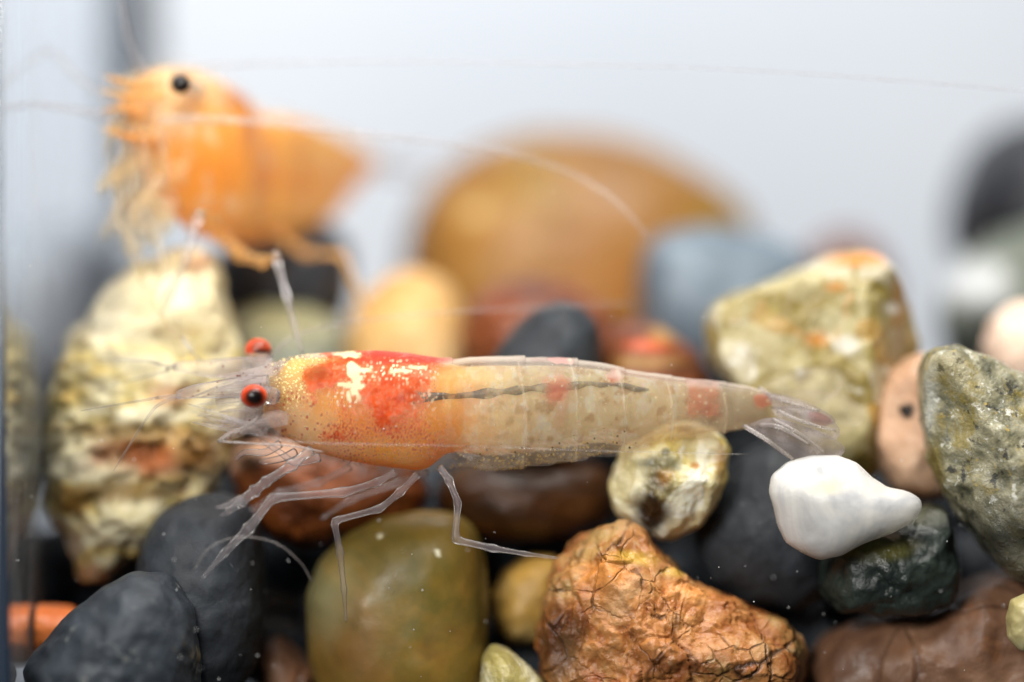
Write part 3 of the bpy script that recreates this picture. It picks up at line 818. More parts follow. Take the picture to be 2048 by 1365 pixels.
def over(c, a, colr, m, am=None):
    """Lay pigment colr over colour c and opacity a with mask m."""
    colr = np.array(lin(colr))
    c[:] = c * (1 - m[:, None]) + colr * m[:, None]
    a[:] = np.maximum(a, m * (0.95 if am is None else am))


def dots(px, py, size, keep, seed):
    """Small round pigment dots: 0..1."""
    Q = np.stack([px, py, px * 0 + 3.7], 1) / size
    I = np.floor(Q[:, :2]).astype(np.int64)
    r = np.zeros(len(px))
    for dx in (-1, 0, 1):
        for dy in (-1, 0, 1):
            jx, jy = I[:, 0] + dx, I[:, 1] + dy
            z = np.zeros_like(jx)
            cx, cy = jx + h3(jx, jy, z, seed), jy + h3(jx, jy, z, seed + 1)
            on = h3(jx, jy, z, seed + 2)
            rad = 0.16 + 0.22 * h3(jx, jy, z, seed + 3)
            d = np.sqrt((Q[:, 0] - cx) ** 2 + (Q[:, 1] - cy) ** 2)
            r = np.maximum(r, (on < keep) * (1 - sstep(rad * 0.7, rad * 1.3, d)))
    return r


def poly_blade(name, outline, mat, parent, thick=0.006, bow=0.02, rows=14):
    """Thin closed blade: outline points (px, py, y) in order; the first point is the root."""
    pts = np.array([P(*p) for p in outline])
    cen = pts.mean(0)
    ring = catmull(np.vstack([pts, pts[:1]]), 5)[:-1]
    n = len(ring)
    V, F = [], []
    lev = [1.0, 0.8, 0.55, 0.28]
    for side in (-1, 1):
        for L in lev:
            for p in ring:
                q = cen + (p - cen) * L
                q = q + np.array([0, -bow * (1 - L * L) + side * thick * (1 - L ** 6 * 0.8) * 0.5, 0])
                V.append(q)
        V.append(cen + np.array([0, -bow + side * thick * 0.5, 0]))
    blk = n * len(lev) + 1
    for s in (0, 1):
        o = s * blk
        for l in range(len(lev) - 1):
            for j in range(n):
                k = (j + 1) % n
                F.append((o + l * n + j, o + l * n + k, o + (l + 1) * n + k, o + (l + 1) * n + j))
        for j in range(n):
            F.append((o + (len(lev) - 1) * n + j, o + (len(lev) - 1) * n + (j + 1) % n, o + blk - 1))
    for j in range(n):
        k = (j + 1) % n
        F.append((j, k, blk + k, blk + j))
    return mesh_obj(name, V, F, mat, parent, loc=pts[0])


def eyeball(name, px, py, y, rx, ry, parent, dark, colfn):
    N, F = ico(5)
    C = P(px, py, y)
    V = N * np.array([rx, (rx + ry) / 2, ry]) / S0 + C
    col = colfn(N)
    return mesh_obj(name, V, F, MAT_EYE, parent, loc=C, attrs={'col': col, 'opa': np.ones(len(N))})


def mixc(a, b, t):
    return np.array(lin(a))[None] * (1 - t[:, None]) + np.array(lin(b))[None] * t[:, None]


# ------------------------------------------------------------------ front shrimp
front = thing('shrimp', 'translucent red and amber shrimp with red-rimmed eyes resting on the front pebbles', 'shrimp', P(860, 950, 0.0), 'shrimp in the tank')
ST = [(512, 748, 812), (528, 732, 840), (548, 720, 864), (580, 712, 886), (620, 706, 907), (680, 701, 927), (740, 700, 939), (800, 704, 947), (850, 711, 948), (895, 717, 938), (935, 714, 938), (975, 712, 944),
      (1030, 712, 940), (1085, 713, 931), (1145, 716, 922), (1200, 724, 912), (1260, 738, 900), (1320, 748, 888), (1380, 756, 878), (1440, 763, 868), (1490, 771, 859), (1530, 782, 849), (1565, 796, 838), (1590, 806, 829)]


def fy(px):
    return 0.02 + 0.10 * max(0, (px - 1100) / 500) ** 1.5


def wid(px, t, b):
    return (b - t) / 2 / S0 * (0.86 if px < 900 else 0.70 if px < 1400 else 0.55)


EDGE = [905, 1050, 1155, 1250, 1345, 1452, 1560]


def seg_step(px):
    prev = 500
    for e in EDGE:
        if px < e:
            t = (px - prev) / (e - prev)
            return 0.98 + 0.036 * t ** 3
        prev = e
    return 1.0


VS, FS, AS, XS = loft([(x, t, b, fy(x), wid(x, t, b)) for x, t, b in ST], 900, 180, steps=seg_step)
px, py = to_px(VS)
# scalloped lower edge of the abdomen plates
ctr = np.interp(px, [s[0] for s in ST], [(s[1] + s[2]) / 2 for s in ST])
hgt = np.interp(px, [s[0] for s in ST], [(s[2] - s[1]) / 2 for s in ST])
vpos = (py - ctr) / np.maximum(hgt, 1)                      # -1 back .. +1 belly
nz3 = np.stack([px, py, VS[:, 1] * 500], 1)
VS[:, 1] += 0.006 * fbm(nz3, 0.02, 3, 5)
VS[:, 2] += 0.006 * fbm(nz3, 0.015, 3, 9)
c = np.tile(np.array(lin('#ead6b4')), (len(VS), 1))
a = np.full(len(VS), 0.10) + 0.10 * sstep(900, 1000, px)
a += 0.05 * fbm(nz3, 0.03, 4, 2)
thor = 1 - sstep(860, 1000, px)
head = 1 - sstep(525, 600, px)
# milky cream mottling
mott = sstep(0.10, 0.35, fbm(nz3, 0.05, 4, 12))
over(c, a, '#e2d2ae', mott * (0.35 + 0.25 * (1 - thor)) * (1 - head), 0.5)
over(c, a, '#efe6d6', (1 - sstep(-0.97, -0.80, vpos)) * 0.75 * sstep(560, 640, px), 0.75)      # highlight along the top of the back, painted in as pale colour
# gold dust on the cheek and along the back
gd = dots(px, py, 7.0, 0.9, 3) * np.maximum(blobs(px, py, [(585, 765, 48, 55, 0.5, 1), (600, 722, 60, 16, 0.5, 1)], 77), 0)
over(c, a, '#8a6a1c', blobs(px, py, [(590, 775, 46, 50, 0.6, 0.55)], 71), 0.55)
over(c, a, '#f5e3a0', gd, 0.95)
# red saddle
red = blobs(px, py, [(645, 752, 46, 50, 0.35, 1), (770, 740, 108, 52, 0.35, 1), (770, 800, 80, 66, 0.55, 1.0), (830, 725, 60, 26, 0.4, 0.9), (690, 866, 42, 24, 0.8, 0.75), (805, 850, 70, 36, 0.8, 0.65), (840, 775, 36, 26, 0.6, 0.8), (715, 820, 40, 18, 0.7, 0.6)], 55, 0.022, 0.34)
deep = 0.5 + 0.5 * fbm(nz3, 0.06, 4, 33)
cell = worley(nz3, 0.11, 5)[0]
grain = fbm(nz3, 0.16, 3, 81)
redsoft = red
red = sstep(0.40, 1.0, red + 0.30 * grain - 0.25 * (cell - 0.45)) * (0.86 + 0.14 * sstep(0.2, 0.6, cell))
fringe = sstep(0.05, 0.5, redsoft) * dots(px, py, 6.0, 0.8, 83)
red = np.maximum(red, fringe * 0.9)
over(c, a, '#e4581a', red, 0.84)
over(c, a, '#c03a10', red * sstep(0.42, 0.75, deep + 0.12 * grain) * 0.75, 0.93)
over(c, a, '#7d2408', blobs(px, py, [(634, 748, 26, 22, 0.8, 0.75)], 56), 0.95)
over(c, a, '#c0302a', blobs(px, py, [(800, 715, 110, 14, 0.3, 0.8)], 57, 0.03, 0.1), 0.95)
# ragged cream stars
star = blobs(px, py, [(706, 738, 12, 15, 0.2, 1), (712, 765, 13, 22, 0.2, 1), (690, 772, 20, 5, 0.25, 1), (700, 709, 24, 6, 0.3, 1), (806, 744, 22, 5, 0.3, 1), (728, 740, 22, 5, 0.3, 1), (722, 772, 14, 5, 0.3, 1), (832, 735, 20, 3.5, 0.35, 0.9), (697, 790, 5, 10, 0.3, 0.9), (718, 792, 5, 10, 0.3, 0.9)], 91, 0.06, 0.45)
over(c, a, '#f7e3b4', star, 0.97)
over(c, a, '#fbeec8', dots(px, py, 9, 0.7, 15) * blobs(px, py, [(790, 745, 90, 22, 0.5, 1), (690, 800, 30, 20, 0.5, 1), (850, 800, 40, 30, 0.5, 0.6)], 92), 0.9)
# red stipple on the lower side
stip = blobs(px, py, [(690, 870, 50, 34, 0.6, 1), (790, 860, 90, 30, 0.7, 1), (720, 905, 60, 22, 0.6, 1), (850, 885, 44, 36, 0.6, 1), (790, 900, 90, 20, 0.7, 0.6)], 13)
over(c, a, '#b51d0c', dots(px, py, 6.0, 0.85, 21) * stip, 0.95)
over(c, a, '#a12a18', dots(px, py, 9.0, 0.4, 25) * blobs(px, py, [(600, 830, 70, 50, 0.6, 1), (560, 850, 40, 30, 0.6, 1), (640, 860, 60, 30, 0.6, 1)], 14), 0.9)
over(c, a, '#5a1a10', dots(px, py, 12.0, 0.35, 29) * (1 - sstep(520, 600, px)), 0.8)
# red bands of the abdomen
band = blobs(px, py, [(1120, 719, 26, 9, 0.25, 1.0), (1115, 782, 30, 34, 0.6, 0.75), (1120, 830, 14, 34, 0.8, 0.4), (1230, 752, 18, 16, 0.5, 0.8), (1075, 720, 20, 5, 0.5, 0.4), (1524, 800, 20, 16, 0.4, 0.75)], 44, 0.05, 0.25)
wob = 10 * fbm(nz3, 0.03, 3, 48)
band = np.maximum(band, 0.85 * sstep(1366, 1380, px + wob * 0.5) * (1 - sstep(1432, 1452, px + wob)) * (1 - sstep(826, 848, py + wob)) * (0.75 + 0.25 * fbm(nz3, 0.06, 3, 49)))
over(c, a, '#bc3a26', band, 0.82)
# joints between plates: thin milky lines
for e in EDGE[1:]:
    lean = e - 10 * (vpos ** 2) + 6 * vpos
    over(c, a, '#eadcc2', np.exp(-((px - lean) / 5.0) ** 2) * 0.8 * (0.7 + 0.3 * fbm(nz3, 0.05, 2, 6)), 0.7)
    over(c, a, '#9a8258', np.exp(-((px - lean - 11) / 5.0) ** 2) * 0.35, 0.3)
# gold speckle low on the abdomen
low = sstep(0.55, 0.75, vpos) * sstep(880, 930, px) * (1 - sstep(1180, 1260, px))
over(c, a, '#3a3418', low * sstep(0.0, 0.3, fbm(nz3, 0.045, 3, 61)) * 0.6, 0.55)
over(c, a, '#d9c27a', dots(px, py, 7, 0.6, 63) * low, 0.9)
over(c, a, '#f0e6c4', dots(px, py, 9, 0.16, 67) * sstep(880, 950, px) * 0.6, 0.6)
over(c, a, '#e6d8d0', (1 - sstep(-0.85, -0.55, vpos + 0.12 * fbm(nz3, 0.03, 3, 19))) * sstep(900, 980, px) * 0.55, 0.50)
a = np.clip(a * (1 - 0.15 * head), 0.05, 0.97)
body = mesh_obj('body', VS, FS, MAT_SHELL, front, loc=P(860, 820, 0), attrs={'col': np.clip(c, 0, 1), 'opa': a})

# flesh seen through the shell
SF = [(x, t + (b - t) * (0.2 if x < 560 else 0.05 if x < 900 else 0.085), b - (b - t) * (0.04 if x < 880 else 0.14 if x < 1250 else 0.05)) for x, t, b in ST if 520 < x < 1560]
VF, FF, AF, XF = loft([(x, t, b, fy(x), wid(x, t, b) * 0.86) for x, t, b in SF], 420, 110)
px, py = to_px(VF)
n3 = np.stack([px, py, VF[:, 1] * 500], 1)
c = np.tile(np.array(lin('#ffcc78')), (len(VF), 1))
a = np.full(len(VF), 0.94)
ab = sstep(830, 1120, px + 40 * fbm(n3, 0.02, 3, 8))
over(c, a, '#efdab0', ab, 0.9)
over(c, a, '#ffb63a', blobs(px, py, [(680, 815, 80, 40, 0.9, 0.9), (770, 905, 110, 55, 0.8, 0.85), (840, 850, 60, 60, 0.9, 0.7)], 3), 0.95)  # amber tissue, painted brighter low down in place of light shining through
over(c, a, '#ff9a34', blobs(px, py, [(790, 800, 130, 95, 0.8, 0.95), (850, 850, 90, 70, 0.95, 0.7)], 4), 0.95)
over(c, a, '#e6c79a', blobs(px, py, [(580, 850, 70, 60, 0.8, 0.8), (660, 900, 60, 25, 0.8, 0.6)], 6), 0.9)
over(c, a, '#fdf3de', sstep(0.02, 0.22, fbm(n3 * [1.5, 0.8, 1], 0.04, 4, 71)) * ab * 0.85, 0.9)
over(c, a, '#b48e4a', sstep(0.08, 0.34, fbm(n3, 0.05, 4, 73)) * ab * 0.75, 0.9)
over(c, a, '#dcc7ae', sstep(1300, 1480, px) * 0.7, 0.9)
a = np.clip(a * (1 - 0.48 * ab - 0.24 * sstep(1150, 1500, px)) * (0.45 + 0.55 * sstep(540, 590, px)), 0, 1)
mesh_obj('flesh', VF, FF, MAT_FLESH, body, loc=P(860, 820, 0), attrs={'col': np.clip(c, 0, 1), 'opa': a})
# gut
gp = [(800, 794, 6), (825, 797, 12), (855, 796, 10), (880, 794, 8), (910, 794, 10), (940, 791, 6), (975, 788, 10), (1005, 785, 6), (1035, 782, 9), (1060, 779, 6), (1090, 777, 9), (1120, 778, 6), (1150, 773, 8), (1180, 769, 5), (1200, 772, 6), (1225, 771, 4), (1250, 774, 6), (1272, 780, 6), (1300, 781, 3)]
gy = []
for gx_, gz_, r_ in gp:
    t_, b_ = np.interp(gx_, [s[0] for s in SF], [s[1] for s in SF]), np.interp(gx_, [s[0] for s in SF], [s[2] for s in SF])
    rel = (gz_ - (t_ + b_) / 2) / ((b_ - t_) / 2)
    gy.append((gx_, gz_, fy(gx_) - wid(gx_, t_, b_) * 0.86 * math.sqrt(max(0, 1 - rel ** 2)) * 0.91, r_ * 1.25))
px_tube('gut', gy, MAT_GUT, body, 8, 10)

# eyes
def near_eye(N):
    dv = np.array([0.12, -0.98, -0.05])
    dv = dv / np.linalg.norm(dv)
    d = N @ dv
    col = mixc('#e2542c', '#c23a18', sstep(0.2, 0.7, d))
    k = sstep(0.55, 0.80, d)
    return col * (1 - k[:, None]) + mixc('#7a2a12', '#0c0403', sstep(0.66, 0.92, d)) * k[:, None]


def far_eye(N):
    col = mixc('#e2502a', '#c84a2a', sstep(-0.2, 0.6, -N[:, 1]))
    d = N @ (np.array([0.15, -0.62, 0.15]) / np.linalg.norm([0.15, -0.62, 0.15]))
    k = sstep(0.62, 0.9, d)
    col = col * (1 - 0.75 * k[:, None]) + np.array(lin('#6a3018')) * 0.75 * k[:, None]
    k = np.exp(-((N[:, 2] + 0.05) / 0.16) ** 2) * sstep(-0.35, 0.05, N[:, 0]) * sstep(-0.2, 0.3, -N[:, 1])
    col = col * (1 - k[:, None]) + np.array(lin('#0c0402')) * k[:, None]
    k = sstep(0.12, 0.3, -N[:, 2])
    return col * (1 - k[:, None]) + np.array(lin('#c9ab90')) * k[:, None]


e = eyeball('eye', 508, 793, -0.245, 26, 23, front, None, near_eye)
px_tube('eye_stalk', [(548, 792, -0.15, 17), (532, 791, -0.19, 19), (514, 792, -0.225, 16)], MAT_HEADLIMB, e, 6, 14)
e = eyeball('eye', 516, 702, 0.17, 27, 25, front, None, far_eye)
px_tube('eye_stalk', [(536, 746, 0.06, 16), (530, 736, 0.11, 19), (523, 721, 0.15, 22)], MAT_HEADLIMB, e, 6, 14)

# head appendages: rostrum, antennule bases, antennal scales, feelers
poly_blade('rostrum', [(575, 716, -0.01), (540, 728, -0.03), (500, 738, -0.04), (455, 748, -0.05), (430, 752, -0.05), (470, 757, -0.05), (520, 760, -0.05), (565, 742, -0.03)], MAT_HEADLIMB, front, 0.012, 0.01)
for pts in ([(545, 742, 0.08, 26), (480, 738, 0.09, 24), (430, 738, 0.10, 19), (385, 735, 0.10, 14), (345, 733, 0.11, 9)], [(535, 775, -0.10, 26), (475, 776, -0.13, 21), (425, 780, -0.15, 17), (385, 784, -0.16, 13), (352, 792, -0.17, 8)]):
    o = px_tube('antennule', pts, MAT_HEADLIMB, front, 9, 14)
    x_, y_, d_, r_ = pts[-1]
    for dx, dy, bx, by in ((-60, 8, -190, 30), (-55, 40, -125, 150)) if y_ > 760 else ((-50, -10, -150, -14), (-20, 12, -130, 40)):
        px_tube('feeler', [(x_ + 10, y_, d_, 4.0), (x_ + dx * 0.5, y_ + dy * 0.35, d_, 3.2), (x_ + dx, y_ + dy, d_ + 0.05, 2.6), (x_ + bx, y_ + by, d_ + 0.15, 1.6)], MAT_FEELER, o, 8, 8)
for yy, up in ((-0.18, 0), (0.14, -30)):
    poly_blade('antennal_scale', [(575, 850 + up, yy), (520, 862 + up, yy), (470, 876 + up, yy), (436, 884 + up, yy), (445, 870 + up, yy), (488, 848 + up, yy), (540, 822 + up, yy), (575, 826 + up, yy)], MAT_HEADLIMB, front, 0.008, 0.02)
px_tube('scale_rim', [(436, 883, -0.185, 3.4), (468, 865, -0.195, 2.6), (510, 840, -0.20, 2.4), (520, 815, -0.19, 2.4)], MAT_RIB, front, 6, 8)
px_tube('scale_rim', [(436, 883, -0.185, 3.0), (500, 887, -0.20, 2.4), (580, 892, -0.21, 2.2), (650, 905, -0.2, 1.6)], MAT_RIB, front, 6, 8)
px_tube('feeler', [(508, 850, -0.2, 3), (470, 840, -0.19, 2.6), (420, 822, -0.17, 2.2), (375, 808, -0.15, 1.6)], MAT_FEELER, front, 8, 8)
px_tube('antenna', [(545, 712, 0.16, 3.5), (575, 682, 0.25, 3.2), (620, 662, 0.30, 3.0), (740, 640, 0.35, 2.7), (900, 625, 0.42, 2.5), (1080, 615, 0.48, 2.2), (1275, 606, 0.5, 1.6)], MAT_FEELER, front, 12, 8)
px_tube('antenna', [(500, 868, -0.20, 2.4), (600, 884, -0.23, 1.8), (760, 889, -0.25, 1.5), (960, 893, -0.24, 1.3), (1200, 902, -0.2, 1.2), (1500, 909, -0.14, 1.0)], MAT_FAINT, front, 12, 8)
px_tube('antenna', [(400, 722, 0.1, 5), (382, 700, 0.1, 4.5), (362, 672, 0.12, 4.0)], MAT_FEELER, front, 8, 8)
for k_, pts in enumerate(([(560, 888, -0.12), (530, 905, -0.1), (490, 905, -0.08), (470, 920, -0.05)], [(590, 905, -0.1), (560, 918, -0.06), (520, 925, -0.02)], [(640, 915, -0.1), (590, 925, -0.08), (560, 905, -0.06), (520, 880, -0.04)])):
    px_tube('mouth_leg', [(p[0], p[1], p[2], 9 - 1.6 * i) for i, p in enumerate(pts)], MAT_LEG, front, 8, 10)

rf_ = random.Random(9)
for i in range(22):
    t_ = i / 21
    x0_, y0_ = rf_.uniform(505, 545), 745 + 125 * t_
    ang_ = math.radians(188 - 26 * (t_ - 0.45) + rf_.uniform(-10, 10))
    ln_ = rf_.uniform(60, 170)
    yy_ = rf_.uniform(-0.2, 0.1)
    bend = rf_.uniform(-14, 14)
    px_tube('feeler', [(x0_, y0_, yy_, rf_.uniform(3, 7)), (x0_ + 0.5 * ln_ * math.cos(ang_), y0_ - 0.5 * ln_ * math.sin(ang_) + bend, yy_, rf_.uniform(2.2, 4.5)), (x0_ + ln_ * math.cos(ang_), y0_ - ln_ * math.sin(ang_), yy_ + 0.03, 1.4)],
            MAT_FEELER if i % 3 else MAT_HEADLIMB, front, 7, 8)
poly_blade('head_shield', [(560, 730, -0.08), (500, 742, -0.10), (450, 765, -0.10), (430, 800, -0.10), (455, 850, -0.10), (510, 875, -0.10), (560, 880, -0.10)], MAT_FAINT, front, 0.02, 0.05)
# walking legs
LEGS = [
    [(622, 900, -0.10, 12), (585, 930, -0.15, 12), (530, 965, -0.20, 11), (510, 982, -0.22, 13), (482, 1004, -0.24, 12), (455, 1025, -0.25, 6), (440, 1032, -0.25, 2)],
    [(790, 945, -0.08, 9), (755, 965, -0.10, 9), (690, 985, -0.14, 10), (545, 996, -0.20, 10), (497, 1058, -0.22, 12), (450, 1105, -0.22, 8), (402, 1160, -0.20, 4)],
    [(835, 950, -0.06, 9), (800, 985, -0.09, 9), (760, 1018, -0.12, 8), (668, 1042, -0.16, 8), (680, 1105, -0.15, 8), (688, 1180, -0.12, 6), (692, 1245, -0.08, 3)],
    [(880, 935, -0.06, 9), (898, 960, -0.10, 9), (916, 1006, -0.13, 8), (910, 1080, -0.15, 9), (985, 1097, -0.15, 8), (1050, 1108, -0.13, 5), (1118, 1117, -0.11, 3)],
    [(700, 935, 0.08, 9), (640, 965, 0.12, 8), (560, 985, 0.16, 8), (505, 1020, 0.18, 6), (480, 1060, 0.18, 3)],
    [(855, 945, 0.06, 8), (800, 965, 0.10, 8), (700, 1000, 0.14, 7), (640, 1040, 0.17, 5)],
]
for lg in LEGS:
    lg = [(a_, b_, c_, r_ * 0.86) for a_, b_, c_, r_ in lg]
    px_tube('leg', lg, MAT_LEG, front, 9, 12, straight=True)
px_tube('claw', [(484, 1000, -0.245, 10), (452, 1012, -0.26, 6), (430, 1016, -0.265, 2)], MAT_LEG, front, 6, 10)
px_tube('thread', [(388, 1140, -0.3, 1.6), (420, 1095, -0.3, 1.6), (480, 1074, -0.3, 1.6), (550, 1086, -0.3, 1.5), (600, 1125, -0.3, 1.4), (625, 1165, -0.3, 1.0)], MAT_FEELER, front, 10, 6)
# swimmerets folded under the abdomen
for x0_, x1_, yb in ((905, 1010, 938), (975, 1085, 934), (1050, 1150, 925), (1120, 1215, 916), (1180, 1270, 902)):
    poly_blade('swimmeret', [(x0_, yb - 40, -0.10), (x0_ + 25, yb - 22, -0.12), (x0_ + 55, yb - 4, -0.12), (x1_ + 10, yb - 2, -0.10), (x1_ + 28, yb - 12, -0.08), (x1_, yb - 34, -0.10), (x0_ + 40, yb - 46, -0.11)], MAT_PLEO, front, 0.012, 0.015)
# tail fan
TAIL = [
    ('telson', [(1530, 785, 0.05), (1580, 793, 0.03), (1630, 812, 0.02), (1668, 836, 0.02), (1662, 850, 0.02), (1610, 838, 0.03), (1555, 822, 0.05)], MAT_FAN),
    ('tail_blade', [(1540, 815, 0.02), (1585, 812, -0.01), (1640, 826, -0.03), (1678, 855, -0.03), (1670, 880, -0.03), (1620, 868, -0.02), (1565, 848, 0.0)], MAT_FAN),
    ('tail_blade', [(1490, 852, 0.0), (1540, 836, -0.04), (1600, 850, -0.06), (1660, 872, -0.07), (1690, 900, -0.07), (1660, 925, -0.06), (1600, 928, -0.05), (1545, 895, -0.03)], MAT_FAN),
    ('tail_blade', [(1515, 775, 0.14), (1560, 752, 0.18), (1610, 735, 0.22), (1660, 732, 0.24), (1690, 760, 0.24), (1660, 800, 0.2), (1600, 812, 0.16), (1550, 800, 0.14)], MAT_FANFAR),
    ('tail_blade', [(1540, 790, 0.10), (1600, 778, 0.14), (1670, 785, 0.18), (1725, 812, 0.2), (1720, 850, 0.18), (1660, 845, 0.14), (1590, 820, 0.10)], MAT_FANFAR),
]
for nm, ol, mt in TAIL:
    poly_blade(nm, ol, mt, front, 0.008, 0.012)
poly_blade('red_blotch', [(1615, 824, 0.005), (1640, 826, 0.0), (1664, 842, 0.0), (1650, 854, 0.0), (1622, 846, 0.0)], MAT_FANRED, front, 0.006, 0.012)
for pts in ([(1488, 852, -0.01, 5), (1540, 885, -0.05, 4.5), (1590, 922, -0.06, 3)], [(1545, 838, -0.04, 4), (1600, 868, -0.075, 3.2), (1650, 905, -0.085, 2)], [(1555, 822, 0.0, 4), (1610, 845, -0.03, 3.2), (1672, 862, -0.045, 2)],
            [(1518, 776, 0.10, 4), (1560, 800, 0.04, 4), (1640, 822, 0.0, 2)], [(1520, 850, -0.02, 5), (1560, 855, -0.06, 4.5), (1620, 890, -0.085, 2)]):
    px_tube('tail_rib', pts, MAT_RIB, front, 8, 8)

# ------------------------------------------------------------------ rear shrimp
rear = thing('shrimp', 'blurred plain orange shrimp with a black eye standing on the cream porous stone', 'shrimp', P(430, 520, 0.9), 'shrimp in the tank')
SR = [(248, 188, 232, 0.56, 0.03), (258, 170, 262, 0.58, 0.07), (275, 154, 318, 0.62, 0.12), (303, 140, 376, 0.68, 0.18), (350, 134, 436, 0.78, 0.23), (400, 146, 472, 0.90, 0.26), (450, 170, 480, 1.02, 0.28), (492, 200, 484, 1.14, 0.28), (512, 228, 484, 1.22, 0.275),
      (535, 230, 482, 1.32, 0.27), (580, 234, 480, 1.50, 0.25), (630, 250, 462, 1.75, 0.22), (680, 272, 420, 2.05, 0.17), (720, 294, 368, 2.30, 0.11), (750, 312, 340, 2.50, 0.05)]


def rear_step(px):
    if px < 520:
        return 0.99 + 0.05 * max(0, (px - 200) / 320) ** 4
    prev = 520
    for e_ in (575, 630, 680, 720, 760):
        if px < e_:
            return 0.96 + 0.05 * ((px - prev) / (e_ - prev)) ** 3
        prev = e_
    return 1


VR, FR, AR, XR = loft(SR, 320, 120, steps=rear_step)
px, py = to_px(VR)
n3 = np.stack([px, py, VR[:, 1] * 500], 1)
c = np.tile(np.array(lin('#ffb43c')), (len(VR), 1))
a = np.full(len(VR), 0.93)
over(c, a, '#f59a1c', blobs(px, py, [(420, 330, 90, 60, 0.8, 0.8), (480, 390, 70, 70, 0.9, 0.6)], 11))
over(c, a, '#ffd070', blobs(px, py, [(560, 440, 110, 50, 0.9, 0.8), (620, 300, 80, 40, 0.9, 0.5)], 12))
over(c, a, '#c8642a', blobs(px, py, [(470, 190, 36, 30, 0.6, 0.8), (528, 320, 22, 70, 0.7, 0.6), (505, 245, 20, 45, 0.6, 0.75), (600, 320, 18, 70, 0.9, 0.35)], 13, 0.01, 0.15))
over(c, a, '#f4cf98', blobs(px, py, [(400, 175, 60, 25, 0.7, 0.8), (330, 160, 50, 14, 0.7, 0.8), (300, 330, 30, 40, 0.8, 0.7), (430, 200, 30, 25, 0.8, 0.7)], 14))
over(c, a, '#ffdcb4', blobs(px, py, [(275, 220, 85, 90, 0.8, 0.9), (330, 170, 70, 40, 0.8, 0.6)], 15))
over(c, a, '#ffe6bc', sstep(0.1, 0.4, fbm(n3, 0.022, 3, 16)) * 0.55)
a = np.clip(a * (0.22 + 0.36 * sstep(240, 340, px)) * (1 - 0.3 * sstep(560, 740, px)) + 0.07 * fbm(n3, 0.02, 3, 3) + blobs(px, py, [(430, 330, 90, 70, 0.9, 0.12), (490, 410, 60, 60, 0.9, 0.12), (520, 300, 20, 80, 0.8, 0.15)], 66), 0.03, 1)
rb = mesh_obj('body', VR, FR, MAT_REAR, rear, loc=P(430, 320, 1.0), attrs={'col': np.clip(c, 0, 1), 'opa': a})
VQ, FQ, AQ, XQ = loft([(x - 4, t - (b - t) * 0.05 - 2, b + (b - t) * 0.035, y, w_ * 1.08 + 0.008) for x, t, b, y, w_ in SR], 200, 90, steps=rear_step)
pq, _ = to_px(VQ)
mesh_obj('shell', VQ, FQ, MAT_SHELL, rb, loc=P(430, 320, 1.0), attrs={'col': np.tile(np.array(lin('#ffd890')), (len(VQ), 1)), 'opa': np.clip(0.04 + 0.06 * fbm(VQ, 6, 3, 8) + 0.25 * np.exp(-((pq - 515) / 14) ** 2), 0.05, 1)})
eyeball('eye', 361, 168, 0.44, 21, 21, rear, None, lambda N: mixc('#3a1208', '#080302', sstep(-0.3, 0.4, -N[:, 1])))
px_tube('eye_stalk', [(395, 180, 0.66, 16), (378, 173, 0.56, 15), (364, 169, 0.50, 13)], MAT_RIB, rear, 6, 12)
MAT_OLEG = limb_mat('orange_leg', '#ffc070', 0.36, ior=1.05, pale='#ffdca8', tint=(1, 0.94, 0.80))
MAT_CREAM = limb_mat('cream_mouth_plate', '#ffe2b0', 0.13, ior=1.03, pale='#fff0dc', tint=(1, 0.975, 0.91))
MAT_JAW = limb_mat('orange_jaw', '#ffd8a8', 0.07, ior=1.03, pale='#fff0e0', tint=(1, 0.97, 0.90))
MAT_PALE = limb_mat('pale_mouthpart', '#ffeccc', 0.13, ior=1.03, pale='#fff6ea', tint=(1, 0.98, 0.935))
poly_blade('rostrum', [(350, 140, 0.70), (300, 142, 0.62), (240, 150, 0.56), (215, 156, 0.52), (250, 160, 0.54), (310, 158, 0.6)], MAT_PALE, rear, 0.012, 0.01)
for lg, mt in (
    ([(440, 470, 0.80, 22), (480, 510, 0.62, 17), (525, 525, 0.48, 15), (553, 512, 0.38, 12)], MAT_OLEG),
    ([(550, 508, 0.38, 10), (573, 590, 0.22, 9), (588, 650, 0.17, 7), (604, 706, 0.14, 4)], MAT_LEG),
    ([(400, 425, 0.36, 12), (383, 480, 0.30, 11), (372, 520, 0.26, 9), (340, 590, 0.30, 8), (318, 640, 0.36, 4)], MAT_LEG),
    ([(440, 470, 0.75, 24), (425, 440, 0.55, 16), (398, 425, 0.38, 12)], MAT_OLEG),
    ([(560, 470, 1.3, 14), (610, 508, 1.15, 12), (685, 508, 1.05, 11), (712, 575, 1.0, 9), (745, 640, 1.0, 5)], MAT_OLEG),
    ([(300, 330, 0.60, 16), (255, 380, 0.50, 13), (225, 430, 0.46, 12), (275, 495, 0.42, 11), (283, 560, 0.44, 5)], MAT_PALE),
    ([(320, 370, 0.62, 15), (262, 430, 0.5, 12), (258, 505, 0.45, 10), (300, 590, 0.45, 5)], MAT_PALE),
    ([(350, 410, 0.62, 15), (310, 450, 0.5, 12), (330, 530, 0.42, 10), (300, 600, 0.42, 7), (345, 662, 0.40, 5), (364, 722, 0.38, 4)], MAT_PALE),
):
    px_tube('leg', [(a_, b_, c_, r_ * (0.80 if mt is MAT_OLEG else 0.9)) for a_, b_, c_, r_ in lg], mt, rear, 8, 12, straight=True)
rl = random.Random(3)
